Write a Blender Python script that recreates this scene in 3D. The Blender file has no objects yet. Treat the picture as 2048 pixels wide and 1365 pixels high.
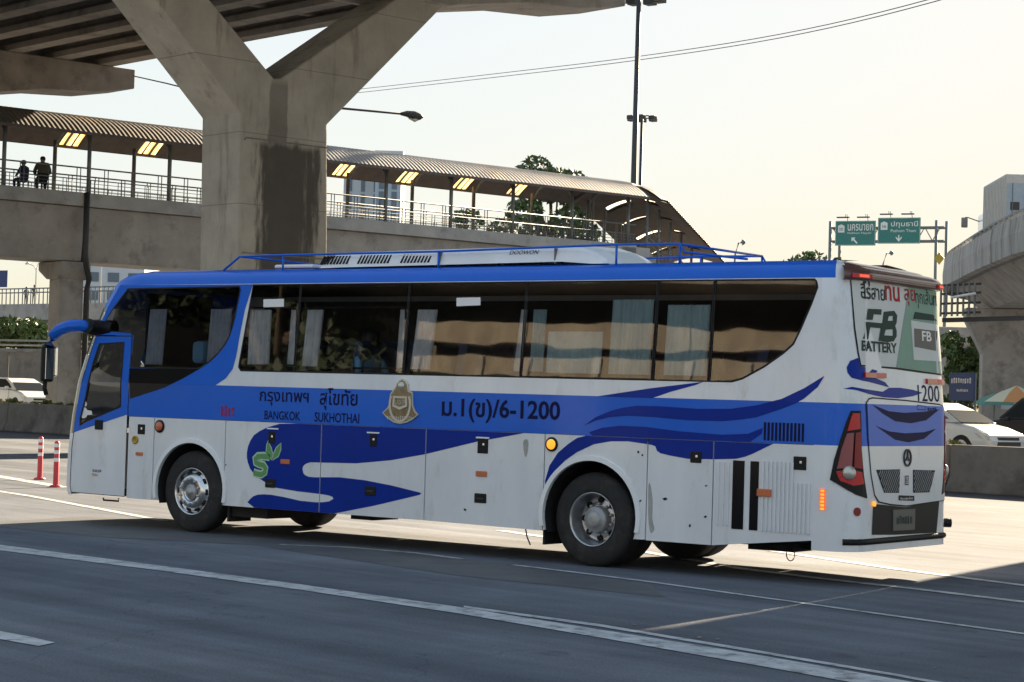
import bpy, bmesh, math, random
from mathutils import Vector, Matrix, noise as mnoise
from mathutils.geometry import delaunay_2d_cdt
R = math.radians
rnd = random.Random(7)
SC = bpy.context.scene
COL = SC.collection

# ------------------------------------------------------------------ camera
CAM_POS = Vector((18.9303, -19.2362, 1.8578))
YAW, PIT, ROL = -0.6247, 0.0272, 0.0297
fw = Vector((math.sin(YAW)*math.cos(PIT), math.cos(YAW)*math.cos(PIT), math.sin(PIT)))
rt = Vector((math.cos(YAW), -math.sin(YAW), 0))
up = rt.cross(fw)
r2 = rt*math.cos(ROL) + up*math.sin(ROL)
u2 = up*math.cos(ROL) - rt*math.sin(ROL)
cd = bpy.data.cameras.new('camera'); cam = bpy.data.objects.new('camera', cd); COL.objects.link(cam)
M = Matrix((r2, u2, -fw)).transposed().to_4x4(); M.translation = CAM_POS
cam.matrix_world = M
cd.sensor_width = 36; cd.lens = 4139.27/2048*36; cd.clip_start = .1; cd.clip_end = 5000
SC.camera = cam

# ------------------------------------------------------------------ sky, sun, exposure
SUN_EL, SUN_BEAR = R(23.2), R(-5.5)          # the sun stands low behind the bus
wd = bpy.data.worlds.new('World'); SC.world = wd; wd.use_nodes = True
nt = wd.node_tree; bgn = nt.nodes['Background']
sky = nt.nodes.new('ShaderNodeTexSky'); sky.sky_type = 'NISHITA'; sky.sun_disc = False
sky.sun_elevation = SUN_EL; sky.sun_rotation = SUN_BEAR
sky.air_density = 1.15; sky.dust_density = 1.0; sky.ozone_density = 1.0; sky.altitude = 0
hz = nt.nodes.new('ShaderNodeGamma'); hz.inputs[1].default_value = 0.09      # thin haze evens the whole sky out
nt.links.new(sky.outputs[0], hz.inputs[0]); hs = nt.nodes.new('ShaderNodeHueSaturation'); hs.inputs['Saturation'].default_value = 5.0
nt.links.new(hz.outputs[0], hs.inputs['Color']); nt.links.new(hs.outputs[0], bgn.inputs[0]); bgn.inputs[1].default_value = 0.162
sd = bpy.data.lights.new('sun', 'SUN'); sd.energy = 5.0; sd.angle = R(.6); sd.color = (1, .82, .58)
sun = bpy.data.objects.new('sun', sd); COL.objects.link(sun)
tosun = Vector((math.sin(SUN_BEAR)*math.cos(SUN_EL), math.cos(SUN_BEAR)*math.cos(SUN_EL), math.sin(SUN_EL)))
sun.rotation_euler = (-tosun).to_track_quat('-Z', 'Y').to_euler(); sun.location = (0, 60, 40)
SC.view_settings.view_transform = 'Standard'; SC.view_settings.look = 'None'
SC.view_settings.exposure = 2.28; SC.view_settings.gamma = 1
SC.render.engine = 'CYCLES'
SC.cycles.max_bounces = 8; SC.cycles.transparent_max_bounces = 16; SC.cycles.use_denoising = True

# ------------------------------------------------------------------ materials
MATS = {}
def new_mat(name):
    m = bpy.data.materials.new(name); m.use_nodes = True; MATS[name] = m
    nt = m.node_tree; b = nt.nodes['Principled BSDF']
    return m, nt, b
def ND(nt, typ, **kw):
    n = nt.nodes.new(typ)
    for k, v in kw.items():
        if k in n.inputs: n.inputs[k].default_value = v
        else: setattr(n, k, v)
    return n
def mat(name, col, rough=.6, metal=0, coat=0, var=.0, vscale=3, bump=0, bscale=30, dirt=None, dscale=1.2, dlo=.5, dhi=.7, spec=.5, stretch=None, coord='Object'):
    """plain surface with noise variation, optional dirt colour and bump"""
    m, nt, b = new_mat(name); L = nt.links.new
    b.inputs['Roughness'].default_value = rough; b.inputs['Metallic'].default_value = metal
    b.inputs['Coat Weight'].default_value = coat; b.inputs['Coat Roughness'].default_value = .08
    b.inputs['Specular IOR Level'].default_value = spec
    c4 = (*col, 1)
    b.inputs['Base Color'].default_value = c4
    if var or dirt or bump:
        tc = ND(nt, 'ShaderNodeTexCoord'); mp = ND(nt, 'ShaderNodeMapping')
        if stretch: mp.inputs['Scale'].default_value = stretch
        L(tc.outputs[coord], mp.inputs[0]); vec = mp.outputs[0]
        out = None
        if var:
            n = ND(nt, 'ShaderNodeTexNoise', Scale=vscale, Detail=6, Roughness=.65); L(vec, n.inputs['Vector'])
            mr = ND(nt, 'ShaderNodeMapRange'); mr.inputs[1].default_value = .3; mr.inputs[2].default_value = .7
            mr.inputs[3].default_value = 1-var; mr.inputs[4].default_value = 1+var
            L(n.outputs[0], mr.inputs[0])
            mx = ND(nt, 'ShaderNodeMix', data_type='RGBA', blend_type='MULTIPLY'); mx.inputs[0].default_value = 1
            mx.inputs[6].default_value = c4; L(mr.outputs[0], mx.inputs[7]); out = mx.outputs[2]
        if dirt:
            n = ND(nt, 'ShaderNodeTexNoise', Scale=dscale, Detail=7, Roughness=.7); L(vec, n.inputs['Vector'])
            mr = ND(nt, 'ShaderNodeMapRange'); mr.inputs[1].default_value = dlo; mr.inputs[2].default_value = dhi
            L(n.outputs[0], mr.inputs[0])
            mx = ND(nt, 'ShaderNodeMix', data_type='RGBA'); L(mr.outputs[0], mx.inputs[0])
            if out: L(out, mx.inputs[6])
            else: mx.inputs[6].default_value = c4
            mx.inputs[7].default_value = (*dirt, 1); out = mx.outputs[2]
        if out: L(out, b.inputs['Base Color'])
        if bump:
            n = ND(nt, 'ShaderNodeTexNoise', Scale=bscale, Detail=4, Roughness=.6); L(vec, n.inputs['Vector'])
            bp = ND(nt, 'ShaderNodeBump', Strength=bump, Distance=.02); L(n.outputs[0], bp.inputs['Height']); L(bp.outputs[0], b.inputs['Normal'])
    return m
def glass(name, tint, ior=1.5, extra=.04, wav=0):
    m, nt, b = new_mat(name); L = nt.links.new; nt.nodes.remove(b)
    tr = ND(nt, 'ShaderNodeBsdfTransparent'); tr.inputs[0].default_value = (*tint, 1)
    gl = ND(nt, 'ShaderNodeBsdfGlossy'); gl.inputs['Roughness'].default_value = .015
    fr = ND(nt, 'ShaderNodeFresnel', IOR=ior); ad = ND(nt, 'ShaderNodeMath', operation='ADD'); ad.inputs[1].default_value = extra
    mx = ND(nt, 'ShaderNodeMixShader')
    L(fr.outputs[0], ad.inputs[0]); L(ad.outputs[0], mx.inputs[0]); L(tr.outputs[0], mx.inputs[1]); L(gl.outputs[0], mx.inputs[2])
    if wav:
        tc = ND(nt, 'ShaderNodeTexCoord'); mp = ND(nt, 'ShaderNodeMapping'); mp.inputs['Scale'].default_value = (1, 1, 1.6)
        n = ND(nt, 'ShaderNodeTexNoise', Scale=1.1, Detail=1); L(tc.outputs['Object'], mp.inputs[0]); L(mp.outputs[0], n.inputs['Vector'])
        bp = ND(nt, 'ShaderNodeBump', Strength=1, Distance=wav); L(n.outputs[0], bp.inputs['Height'])
        L(bp.outputs[0], gl.inputs['Normal'])
    L(mx.outputs[0], nt.nodes['Material Output'].inputs[0])
    return m
def emis(name, col, st):
    m, nt, b = new_mat(name)
    b.inputs['Base Color'].default_value = (*col, 1); b.inputs['Emission Color'].default_value = (*col, 1)
    b.inputs['Emission Strength'].default_value = st; b.inputs['Roughness'].default_value = .3
    return m
def translucent(name, col, mixf=.6):
    m, nt, b = new_mat(name); L = nt.links.new
    b.inputs['Base Color'].default_value = (*col, 1); b.inputs['Roughness'].default_value = .6
    t = ND(nt, 'ShaderNodeBsdfTranslucent'); t.inputs[0].default_value = (*col, 1)
    mx = ND(nt, 'ShaderNodeMixShader'); mx.inputs[0].default_value = mixf
    L(b.outputs[0], mx.inputs[1]); L(t.outputs[0], mx.inputs[2]); L(mx.outputs[0], nt.nodes['Material Output'].inputs[0])
    return m

# bus
mat('silver', (.70, .725, .755), .36, 0, .6, bump=.06, bscale=1.6, var=.07, vscale=1.3, dirt=(.46, .45, .43), dscale=2.4, dlo=.56, dhi=.85, stretch=(1.4, 1.4, .5), spec=.35)
mat('blue', (.005, .115, .60), .34, 0, .25, var=.06, vscale=1.5, spec=.2, bump=.05, bscale=1.6)
mat('navy', (.002, .026, .27), .42, 0, .06, var=.08, vscale=2, spec=.12)
mat('ink', (.004, .006, .055), .55, spec=.15)
mat('red_ink', (.35, .02, .03), .6, spec=.2)
mat('white_paint', (.80, .82, .84), .4, 0, .3, var=.05, vscale=2)
mat('black_plastic', (.010, .010, .011), .55, spec=.25)
mat('black_gloss', (.005, .005, .007), .15, 0, .1, spec=.2)
mat('rubber', (.016, .016, .017), .78, var=.35, vscale=9, bump=.4, bscale=40, dirt=(.06, .055, .05), dscale=3, dlo=.52, dhi=.8)
mat('chassis', (.012, .011, .011), .8, var=.3, vscale=6)
mat('rim_steel', (.42, .43, .45), .32, .85, var=.2, vscale=8)
mat('rim_alloy', (.62, .63, .65), .22, .95, var=.15, vscale=8)
mat('hub_grey', (.38, .38, .38), .5, .4, var=.2, vscale=10)
mat('chrome', (.8, .8, .82), .12, 1)
mat('seat_cloth', (.05, .07, .13), .9, var=.2, vscale=20)
mat('head_cover', (.32, .66, .90), .8)
mat('interior', (.05, .05, .055), .85)
mat('curtain', (.78, .80, .82), .9, var=.15, vscale=9)
mat('curtain_blue', (.46, .60, .62), .9, var=.1, vscale=9)
mat('brass', (.24, .20, .125), .40, .7, var=.25, vscale=14)
mat('pale_metal', (.55, .54, .48), .35, .5)
glass('window_glass', (.72, .75, .78), 1.5, .045, wav=.0012)
glass('cab_glass', (.46, .50, .56), 1.5, .02, wav=.001)
glass('lens_clear', (.7, .7, .7), 1.5, .1)
mat('lens_red', (.48, .010, .020), .15, 0, .3, spec=.3)
mat('lens_dark_red', (.22, .006, .012), .2, 0, .25, spec=.3)
mat('lens_smoke', (.26, .07, .08), .25, .1, .25, spec=.3)
emis('lamp_amber', (1, .38, .03), .22)
mat('amber_dull', (.55, .14, .05), .35, 0, .4)
emis('lamp_red_on', (.9, .10, .04), .15)
mat('ad_white', (.62, .64, .63), .6, var=.06, vscale=2, spec=.25)
mat('ad_green', (.23, .36, .29), .6, var=.06, spec=.2)
mat('ad_dark', (.025, .055, .045), .6, spec=.15)
mat('ad_grey', (.10, .10, .09), .5)
mat('leaf_green', (.10, .30, .10), .5)
mat('leaf_pale', (.42, .58, .42), .5)
mat('brown_trim', (.10, .045, .04), .3, 0, .6)
# place
def asphalt():
    m, nt, b = new_mat('asphalt'); L = nt.links.new
    tc = ND(nt, 'ShaderNodeTexCoord')
    rot = ND(nt, 'ShaderNodeMapping'); rot.inputs['Rotation'].default_value = (0, 0, R(12)); L(tc.outputs['Object'], rot.inputs[0])
    st = ND(nt, 'ShaderNodeMapping'); st.inputs['Scale'].default_value = (.05, .55, 1); L(rot.outputs[0], st.inputs[0])
    n1 = ND(nt, 'ShaderNodeTexNoise', Scale=1.0, Detail=5, Roughness=.55); L(st.outputs[0], n1.inputs['Vector'])
    n2 = ND(nt, 'ShaderNodeTexNoise', Scale=.35, Detail=8, Roughness=.7); L(rot.outputs[0], n2.inputs['Vector'])
    n3 = ND(nt, 'ShaderNodeTexNoise', Scale=48, Detail=5, Roughness=.8); L(rot.outputs[0], n3.inputs['Vector'])
    cr = ND(nt, 'ShaderNodeValToRGB'); cr.color_ramp.elements[0].position = .32; cr.color_ramp.elements[1].position = .68
    cr.color_ramp.elements[0].color = (.098, .109, .132, 1); cr.color_ramp.elements[1].color = (.158, .168, .190, 1)
    L(n1.outputs[0], cr.inputs[0])
    mr = ND(nt, 'ShaderNodeMapRange'); mr.inputs[1].default_value = .3; mr.inputs[2].default_value = .7; mr.inputs[3].default_value = .75; mr.inputs[4].default_value = 1.3
    L(n2.outputs[0], mr.inputs[0])
    mr3 = ND(nt, 'ShaderNodeMapRange'); mr3.inputs[1].default_value = .25; mr3.inputs[2].default_value = .75; mr3.inputs[3].default_value = .5; mr3.inputs[4].default_value = 1.5
    L(n3.outputs[0], mr3.inputs[0])
    m1 = ND(nt, 'ShaderNodeMath', operation='MULTIPLY'); L(mr.outputs[0], m1.inputs[0]); L(mr3.outputs[0], m1.inputs[1])
    mx = ND(nt, 'ShaderNodeMix', data_type='RGBA', blend_type='MULTIPLY'); mx.inputs[0].default_value = 1
    # wheel tracks along the road, drip stains and hairline cracks
    st2 = ND(nt, 'ShaderNodeMapping'); st2.inputs['Scale'].default_value = (.018, 2.2, 1); L(rot.outputs[0], st2.inputs[0])
    n4 = ND(nt, 'ShaderNodeTexNoise', Scale=1.0, Detail=4, Roughness=.6); L(st2.outputs[0], n4.inputs['Vector'])
    mr4 = ND(nt, 'ShaderNodeMapRange'); mr4.inputs[1].default_value = .35; mr4.inputs[2].default_value = .68; mr4.inputs[3].default_value = .80; mr4.inputs[4].default_value = 1.12; L(n4.outputs[0], mr4.inputs[0])
    m2 = ND(nt, 'ShaderNodeMath', operation='MULTIPLY'); L(m1.outputs[0], m2.inputs[0]); L(mr4.outputs[0], m2.inputs[1])
    n5 = ND(nt, 'ShaderNodeTexNoise', Scale=1.7, Detail=3, Roughness=.5); L(rot.outputs[0], n5.inputs['Vector'])
    mr5 = ND(nt, 'ShaderNodeMapRange'); mr5.inputs[1].default_value = .66; mr5.inputs[2].default_value = .76; mr5.inputs[3].default_value = 1; mr5.inputs[4].default_value = .72; L(n5.outputs[0], mr5.inputs[0])
    vo = ND(nt, 'ShaderNodeTexVoronoi', feature='DISTANCE_TO_EDGE', Scale=.22); dis = ND(nt, 'ShaderNodeVectorMath', operation='ADD')
    n6 = ND(nt, 'ShaderNodeTexNoise', Scale=1.3, Detail=5); L(rot.outputs[0], n6.inputs['Vector']); L(n6.outputs['Color'], dis.inputs[0]); L(rot.outputs[0], dis.inputs[1]); L(dis.outputs[0], vo.inputs['Vector'])
    mr6 = ND(nt, 'ShaderNodeMapRange'); mr6.inputs[1].default_value = .001; mr6.inputs[2].default_value = .0035; mr6.inputs[3].default_value = .80; mr6.inputs[4].default_value = 1; L(vo.outputs[0], mr6.inputs[0])
    m3 = ND(nt, 'ShaderNodeMath', operation='MULTIPLY'); L(m2.outputs[0], m3.inputs[0]); L(mr5.outputs[0], m3.inputs[1])
    m4 = ND(nt, 'ShaderNodeMath', operation='MULTIPLY'); L(m3.outputs[0], m4.inputs[0]); L(mr6.outputs[0], m4.inputs[1])
    L(cr.outputs[0], mx.inputs[6]); L(m4.outputs[0], mx.inputs[7]); L(mx.outputs[2], b.inputs['Base Color'])
    mrr = ND(nt, 'ShaderNodeMapRange'); mrr.inputs[1].default_value = .3; mrr.inputs[2].default_value = .7; mrr.inputs[3].default_value = .86; mrr.inputs[4].default_value = .98
    L(n1.outputs[0], mrr.inputs[0]); L(mrr.outputs[0], b.inputs['Roughness'])
    b.inputs['Specular IOR Level'].default_value = .10
    bp = ND(nt, 'ShaderNodeBump', Strength=.35, Distance=.012); L(n3.outputs[0], bp.inputs['Height']); L(bp.outputs[0], b.inputs['Normal'])
asphalt()
mat('asphalt_patch', (.085, .087, .092), .6, var=.25, vscale=1.2, bump=.35, bscale=70)
mat('road_white', (.46, .47, .48), .6, var=.3, vscale=3, dirt=(.13, .13, .135), dscale=5, dlo=.50, dhi=.66)
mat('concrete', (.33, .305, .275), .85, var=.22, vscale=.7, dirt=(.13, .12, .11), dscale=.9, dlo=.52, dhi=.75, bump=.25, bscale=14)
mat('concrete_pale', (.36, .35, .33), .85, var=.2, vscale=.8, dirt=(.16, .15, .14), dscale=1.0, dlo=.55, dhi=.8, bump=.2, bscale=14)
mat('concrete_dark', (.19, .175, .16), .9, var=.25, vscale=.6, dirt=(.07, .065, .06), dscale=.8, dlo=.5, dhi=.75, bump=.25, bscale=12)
mat('concrete_streaky', (.33, .32, .30), .85, var=.2, vscale=.8, dirt=(.10, .10, .095), dscale=1.1, dlo=.50, dhi=.66, stretch=(1.3, 1.3, .22), bump=.2)
mat('tan_wall', (.27, .235, .19), .85, var=.25, vscale=.7, dirt=(.12, .10, .08), dscale=.8, dlo=.45, dhi=.75, stretch=(1, 1, .4))
mat('steel_grey', (.17, .18, .18), .6, .3, var=.15, vscale=5)
mat('steel_dark', (.05, .05, .05), .55, .4)
mat('roof_sheet', (.16, .148, .135), .5, .3, var=.25, vscale=.8, dirt=(.30, .20, .10), dscale=.35, dlo=.50, dhi=.72)
mat('roof_under', (.10, .08, .07), .8, var=.2, vscale=2)
translucent('skylight', (.95, .62, .26), .85)
translucent('skylight_pale', (.95, .85, .72), .85)
mat('bollard_red', (.55, .045, .06), .5, var=.1)
mat('reflect_white', (.75, .75, .75), .4)
mat('car_white', (.74, .75, .76), .3, 0, .8)
mat('car_glass', (.03, .035, .04), .12, 0, 0, spec=.03)
mat('car_trim', (.02, .02, .022), .5)
mat('bark', (.085, .065, .048), .9, var=.35, vscale=6, bump=.5, bscale=12)
mat('foliage', (.045, .075, .022), .6, var=.5, vscale=.8)
mat('foliage_light', (.085, .13, .032), .6, var=.45, vscale=.8)
mat('foliage_dark', (.022, .036, .014), .65, var=.4, vscale=.8)
mat('grass', (.12, .13, .035), .8, var=.4, vscale=3)
mat('bld_white', (.52, .53, .54), .8, var=.06, vscale=.2)
mat('bld_blue', (.36, .43, .50), .7, var=.06, vscale=.2)
mat('bld_cream', (.55, .50, .42), .8, var=.06, vscale=.2)
mat('bld_window', (.10, .13, .17), .25, .2)
mat('orange_wall', (.62, .25, .12), .7)
mat('sign_green', (.03, .18, .16), .45, var=.08)
mat('sign_blue', (.012, .035, .14), .45)
mat('sign_white', (.72, .74, .72), .5)
mat('yellow_box', (.42, .28, .03), .5)
mat('container', (.48, .47, .44), .6, var=.12, vscale=2, dirt=(.30, .27, .23), dscale=2, dlo=.5, dhi=.8)
mat('container_blue', (.30, .36, .42), .5, var=.1)
mat('skin', (.30, .17, .11), .6)
mat('cloth_navy', (.022, .028, .07), .85)
mat('cloth_olive', (.08, .075, .05), .85)
mat('cloth_black', (.012, .012, .012), .85)
mat('cloth_blue', (.20, .50, .85), .8)
mat('cloth_dull', (.10, .10, .10), .85)
mat('hair', (.010, .008, .007), .6)
mat('umbrella_green', (.10, .26, .20), .7)
mat('umbrella_orange', (.62, .28, .10), .7)
mat('umbrella_cream', (.62, .58, .42), .7)

# ------------------------------------------------------------------ builders
def link(o, parent=None):
    COL.objects.link(o)
    if parent: o.parent = parent
    return o
def tag(o, label=None, cat=None, group=None, kind=None):
    if label: o['label'] = label
    if cat: o['category'] = cat
    if group: o['group'] = group
    if kind: o['kind'] = kind
    return o
def empty(name, loc=(0, 0, 0), rz=0, **kw):
    o = bpy.data.objects.new(name, None); link(o); o.location = loc; o.rotation_euler = (0, 0, rz); o.empty_display_size = .3
    return tag(o, **kw)
class B:
    """collects boxes, tubes and sheets, then becomes ONE mesh object"""
    def __init__(self): self.v = []; self.f = []; self.m = []; self.s = []
    def add(self, vs, fs, mi=0, smooth=False):
        n = len(self.v); self.v += [tuple(p) for p in vs]
        for f in fs: self.f.append([i+n for i in f]); self.m.append(mi); self.s.append(smooth)
        return self
    def box(self, a, b, mi=0):
        (x0, y0, z0), (x1, y1, z1) = a, b
        v = [(x0,y0,z0),(x1,y0,z0),(x1,y1,z0),(x0,y1,z0),(x0,y0,z1),(x1,y0,z1),(x1,y1,z1),(x0,y1,z1)]
        return self.add(v, [(0,3,2,1),(4,5,6,7),(0,1,5,4),(1,2,6,5),(2,3,7,6),(3,0,4,7)], mi)
    def cbox(self, c, s, mi=0):
        return self.box([c[i]-s[i]/2 for i in range(3)], [c[i]+s[i]/2 for i in range(3)], mi)
    def prism(self, poly, ax, a, b, mi=0, smooth=False):
        """extrude a 2-D outline along axis ax (0,1,2) from a to b"""
        def P(p, q):
            return {0: (q, p[0], p[1]), 1: (p[0], q, p[1]), 2: (p[0], p[1], q)}[ax]
        n = len(poly); v = [P(p, a) for p in poly]+[P(p, b) for p in poly]
        fs = [list(range(n))[::-1], list(range(n, 2*n))]
        self.add(v, fs, mi); k = len(self.v)-2*n
        for i in range(n):
            j = (i+1) % n; self.f.append([k+i, k+j, k+n+j, k+n+i]); self.m.append(mi); self.s.append(smooth)
        return self
    def tube(self, pts, r, seg=8, mi=0, cap=True, smooth=True):
        pts = [Vector(p) for p in pts]; rr = r if isinstance(r, (list, tuple)) else [r]*len(pts)
        rings = []; 
        for i, p in enumerate(pts):
            d = (pts[min(i+1, len(pts)-1)]-pts[max(i-1, 0)])
            if d.length < 1e-9: d = Vector((0, 0, 1))
            d.normalize(); a = Vector((0, 0, 1)) if abs(d.z) < .9 else Vector((1, 0, 0))
            e1 = d.cross(a).normalized(); e2 = d.cross(e1)
            rings.append([p+(e1*math.cos(t)+e2*math.sin(t))*rr[i] for t in [2*math.pi*k/seg for k in range(seg)]])
        v = [q for ring in rings for q in ring]; fs = []
        for i in range(len(pts)-1):
            for k in range(seg):
                k2 = (k+1) % seg; fs.append([i*seg+k, i*seg+k2, (i+1)*seg+k2, (i+1)*seg+k])
        self.add(v, fs, mi, smooth)
        if cap:
            n = len(self.v)-len(v)
            self.f.append([n+k for k in range(seg)][::-1]); self.m.append(mi); self.s.append(False)
            self.f.append([n+(len(pts)-1)*seg+k for k in range(seg)]); self.m.append(mi); self.s.append(False)
        return self
    def bar(self, p, q, w, h, mi=0):
        p, q = Vector(p), Vector(q); d = (q-p).normalized(); a = Vector((0, 0, 1)) if abs(d.z) < .95 else Vector((1, 0, 0))
        e1 = d.cross(a).normalized()*w/2; e2 = d.cross(e1).normalized()*h/2
        v = [p-e1-e2, p+e1-e2, p+e1+e2, p-e1+e2, q-e1-e2, q+e1-e2, q+e1+e2, q-e1+e2]
        return self.add(v, [(0,3,2,1),(4,5,6,7),(0,1,5,4),(1,2,6,5),(2,3,7,6),(3,0,4,7)], mi)
    def lathe(self, prof, ax=1, seg=40, c=(0, 0, 0), mi=0):
        """prof: (radius, axial) pairs revolved about axis ax"""
        v = []; fs = []
        for (r, a) in prof:
            for k in range(seg):
                t = 2*math.pi*k/seg; u, w = r*math.cos(t), r*math.sin(t)
                q = {0: (a, u, w), 1: (u, a, w), 2: (u, w, a)}[ax]
                v.append((c[0]+q[0], c[1]+q[1], c[2]+q[2]))
        for i in range(len(prof)-1):
            for k in range(seg):
                k2 = (k+1) % seg; fs.append([i*seg+k, i*seg+k2, (i+1)*seg+k2, (i+1)*seg+k])
        return self.add(v, fs, mi, True)
    def mesh(self, name, mats):
        me = bpy.data.meshes.new(name); me.from_pydata(self.v, [], self.f)
        for m in (mats if isinstance(mats, (list, tuple)) else [mats]): me.materials.append(MATS[m])
        me.polygons.foreach_set('material_index', self.m); me.polygons.foreach_set('use_smooth', self.s)
        bm = bmesh.new(); bm.from_mesh(me); bmesh.ops.recalc_face_normals(bm, faces=bm.faces); bm.to_mesh(me); bm.free()
        me.update(); return me
    def build(self, name, mats, parent=None, bevel=0, **kw):
        o = bpy.data.objects.new(name, self.mesh(name, mats)); link(o, parent)
        if bevel:
            md = o.modifiers.new('bevel', 'BEVEL'); md.width = bevel; md.segments = 2; md.limit_method = 'ANGLE'; md.angle_limit = R(40)
        return tag(o, **kw)
def copy_tree(o, parent=None):
    c = o.copy(); COL.objects.link(c); c.parent = parent
    for ch in list(o.children): copy_tree(ch, c)
    return c
def inside(p, loops):
    c = False
    for L in loops:
        n = len(L)
        for i in range(n):
            (x0, y0), (x1, y1) = L[i], L[(i+1) % n]
            if (y0 > p[1]) != (y1 > p[1]) and p[0] < (x1-x0)*(p[1]-y0)/(y1-y0)+x0: c = not c
    return c
def smooth_loop(pts, it=1):
    for _ in range(it):
        q = []
        for i in range(len(pts)):
            a, b = pts[i], pts[(i+1) % len(pts)]
            q += [(a[0]*.75+b[0]*.25, a[1]*.75+b[1]*.25), (a[0]*.25+b[0]*.75, a[1]*.25+b[1]*.75)]
        pts = q
    return pts
def fill2d(loops, xcuts=(), ycuts=(), step=0):
    """triangulate loops (even-odd) in the plane; cuts are constraint lines, step adds an inner grid"""
    vs = []; es = []
    for L in loops:
        n = len(vs); vs += [Vector(p) for p in L]; es += [(n+i, n+(i+1) % len(L)) for i in range(len(L))]
    xs = [p.x for p in vs]; ys = [p.y for p in vs]; x0, x1, y0, y1 = min(xs), max(xs), min(ys), max(ys)
    for c in ycuts:
        if y0 < c < y1: n = len(vs); vs += [Vector((x0-.01, c)), Vector((x1+.01, c))]; es.append((n, n+1))
    for c in xcuts:
        if x0 < c < x1: n = len(vs); vs += [Vector((c, y0-.01)), Vector((c, y1+.01))]; es.append((n, n+1))
    if step:
        x = x0+step*.5
        while x < x1:
            y = y0+step*.5
            while y < y1: vs.append(Vector((x, y))); y += step
            x += step
    ov, _, of, *_r = delaunay_2d_cdt(vs, es, [], 0, 1e-6)
    keep = [f for f in of if inside(((ov[f[0]].x+ov[f[1]].x+ov[f[2]].x)/3, (ov[f[0]].y+ov[f[1]].y+ov[f[2]].y)/3), loops)]
    used = sorted({i for f in keep for i in f}); ix = {v: k for k, v in enumerate(used)}
    return [(ov[i].x, ov[i].y) for i in used], [[ix[i] for i in f] for f in keep]
def conform(name, loops, fn, off, mats, parent=None, thick=0, ycuts=(), step=0, **kw):
    xc = CURVE_CUTS if fn.__name__ == 'REAR' else ()
    """a flat outline (outer loop + holes) laid on the surface fn(p, off) at off, optionally solid"""
    v2, f2 = fill2d(loops, xcuts=xc, ycuts=ycuts, step=0)
    b = B(); b.add([fn(p, off) for p in v2], f2)
    if thick:
        n = len(v2); b.add([fn(p, off-thick) for p in v2], [f[::-1] for f in f2])
        cnt = {}
        for f in f2:
            for i in range(3):
                e = (f[i], f[(i+1) % 3]); cnt[e] = 1
        for (i, j) in cnt:
            if (j, i) not in cnt: b.f.append([i, j, n+j, n+i]); b.m.append(0); b.s.append(False)
    return b.build(name, mats, parent, **kw)
CURVE_CUTS = [-.25+.045*k for k in range(15)]+[2.0+.045*k for k in range(15)]
def clipx(poly, xa, xb):
    for (c, sgn) in ((xa, 1), (xb, -1)):
        out = []
        for i in range(len(poly)):
            p, q = poly[i], poly[(i+1) % len(poly)]
            ip, iq = (p[0]-c)*sgn >= 0, (q[0]-c)*sgn >= 0
            if ip: out.append(p)
            if ip != iq:
                t = (c-p[0])/(q[0]-p[0]); out.append((c, p[1]+t*(q[1]-p[1])))
        poly = out
        if not poly: return []
    return poly
def text_outline(body, size=1.0, align='LEFT', spacing=1.0, shear=0, bold=0):
    cu = bpy.data.curves.new('lettering', 'FONT'); cu.body = body; cu.size = size; cu.align_x = align
    cu.space_character = spacing; cu.shear = shear; cu.resolution_u = 3; cu.offset = bold
    o = bpy.data.objects.new('lettering', cu); COL.objects.link(o)
    dg = bpy.context.evaluated_depsgraph_get(); dg.update()
    me = bpy.data.meshes.new_from_object(o.evaluated_get(dg))
    v = [(p.co.x, p.co.y) for p in me.vertices]; f = [list(p.vertices) for p in me.polygons]
    bpy.data.objects.remove(o); bpy.data.meshes.remove(me)
    return v, f
def lettering(name, body, fn, off, box, m, parent=None, shear=0, bold=0, fit=True, **kw):
    """letters fitted into box (u0, v0, u1, v1) of the surface fn"""
    v, f = text_outline(body, 1, shear=shear, bold=bold)
    xs = [p[0] for p in v]; ys = [p[1] for p in v]; x0, x1, y0, y1 = min(xs), max(xs), min(ys), max(ys)
    u0, w0, u1, w1 = box
    P = [fn((u0+(p[0]-x0)/(x1-x0)*(u1-u0), w0+(p[1]-y0)/(y1-y0)*(w1-w0)), off) for p in v]
    if fn.__name__ == 'REAR':                       # cut the letters so that they follow the rounded corner
        bm = bmesh.new(); vv = [bm.verts.new((u0+(p[0]-x0)/(x1-x0)*(u1-u0), w0+(p[1]-y0)/(y1-y0)*(w1-w0), 0)) for p in v]
        for q in f:
            try: bm.faces.new([vv[i] for i in q])
            except ValueError: pass
        for c in CURVE_CUTS:
            if u0 < c < u1: bmesh.ops.bisect_plane(bm, geom=bm.verts[:]+bm.edges[:]+bm.faces[:], plane_co=(c, 0, 0), plane_no=(1, 0, 0))
        bm.verts.index_update(); P = [fn((q.co.x, q.co.y), off) for q in bm.verts]; f = [[q.index for q in fc.verts] for fc in bm.faces]; bm.free()
    return B().add(P, f).build(name, m, parent, **kw)

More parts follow.
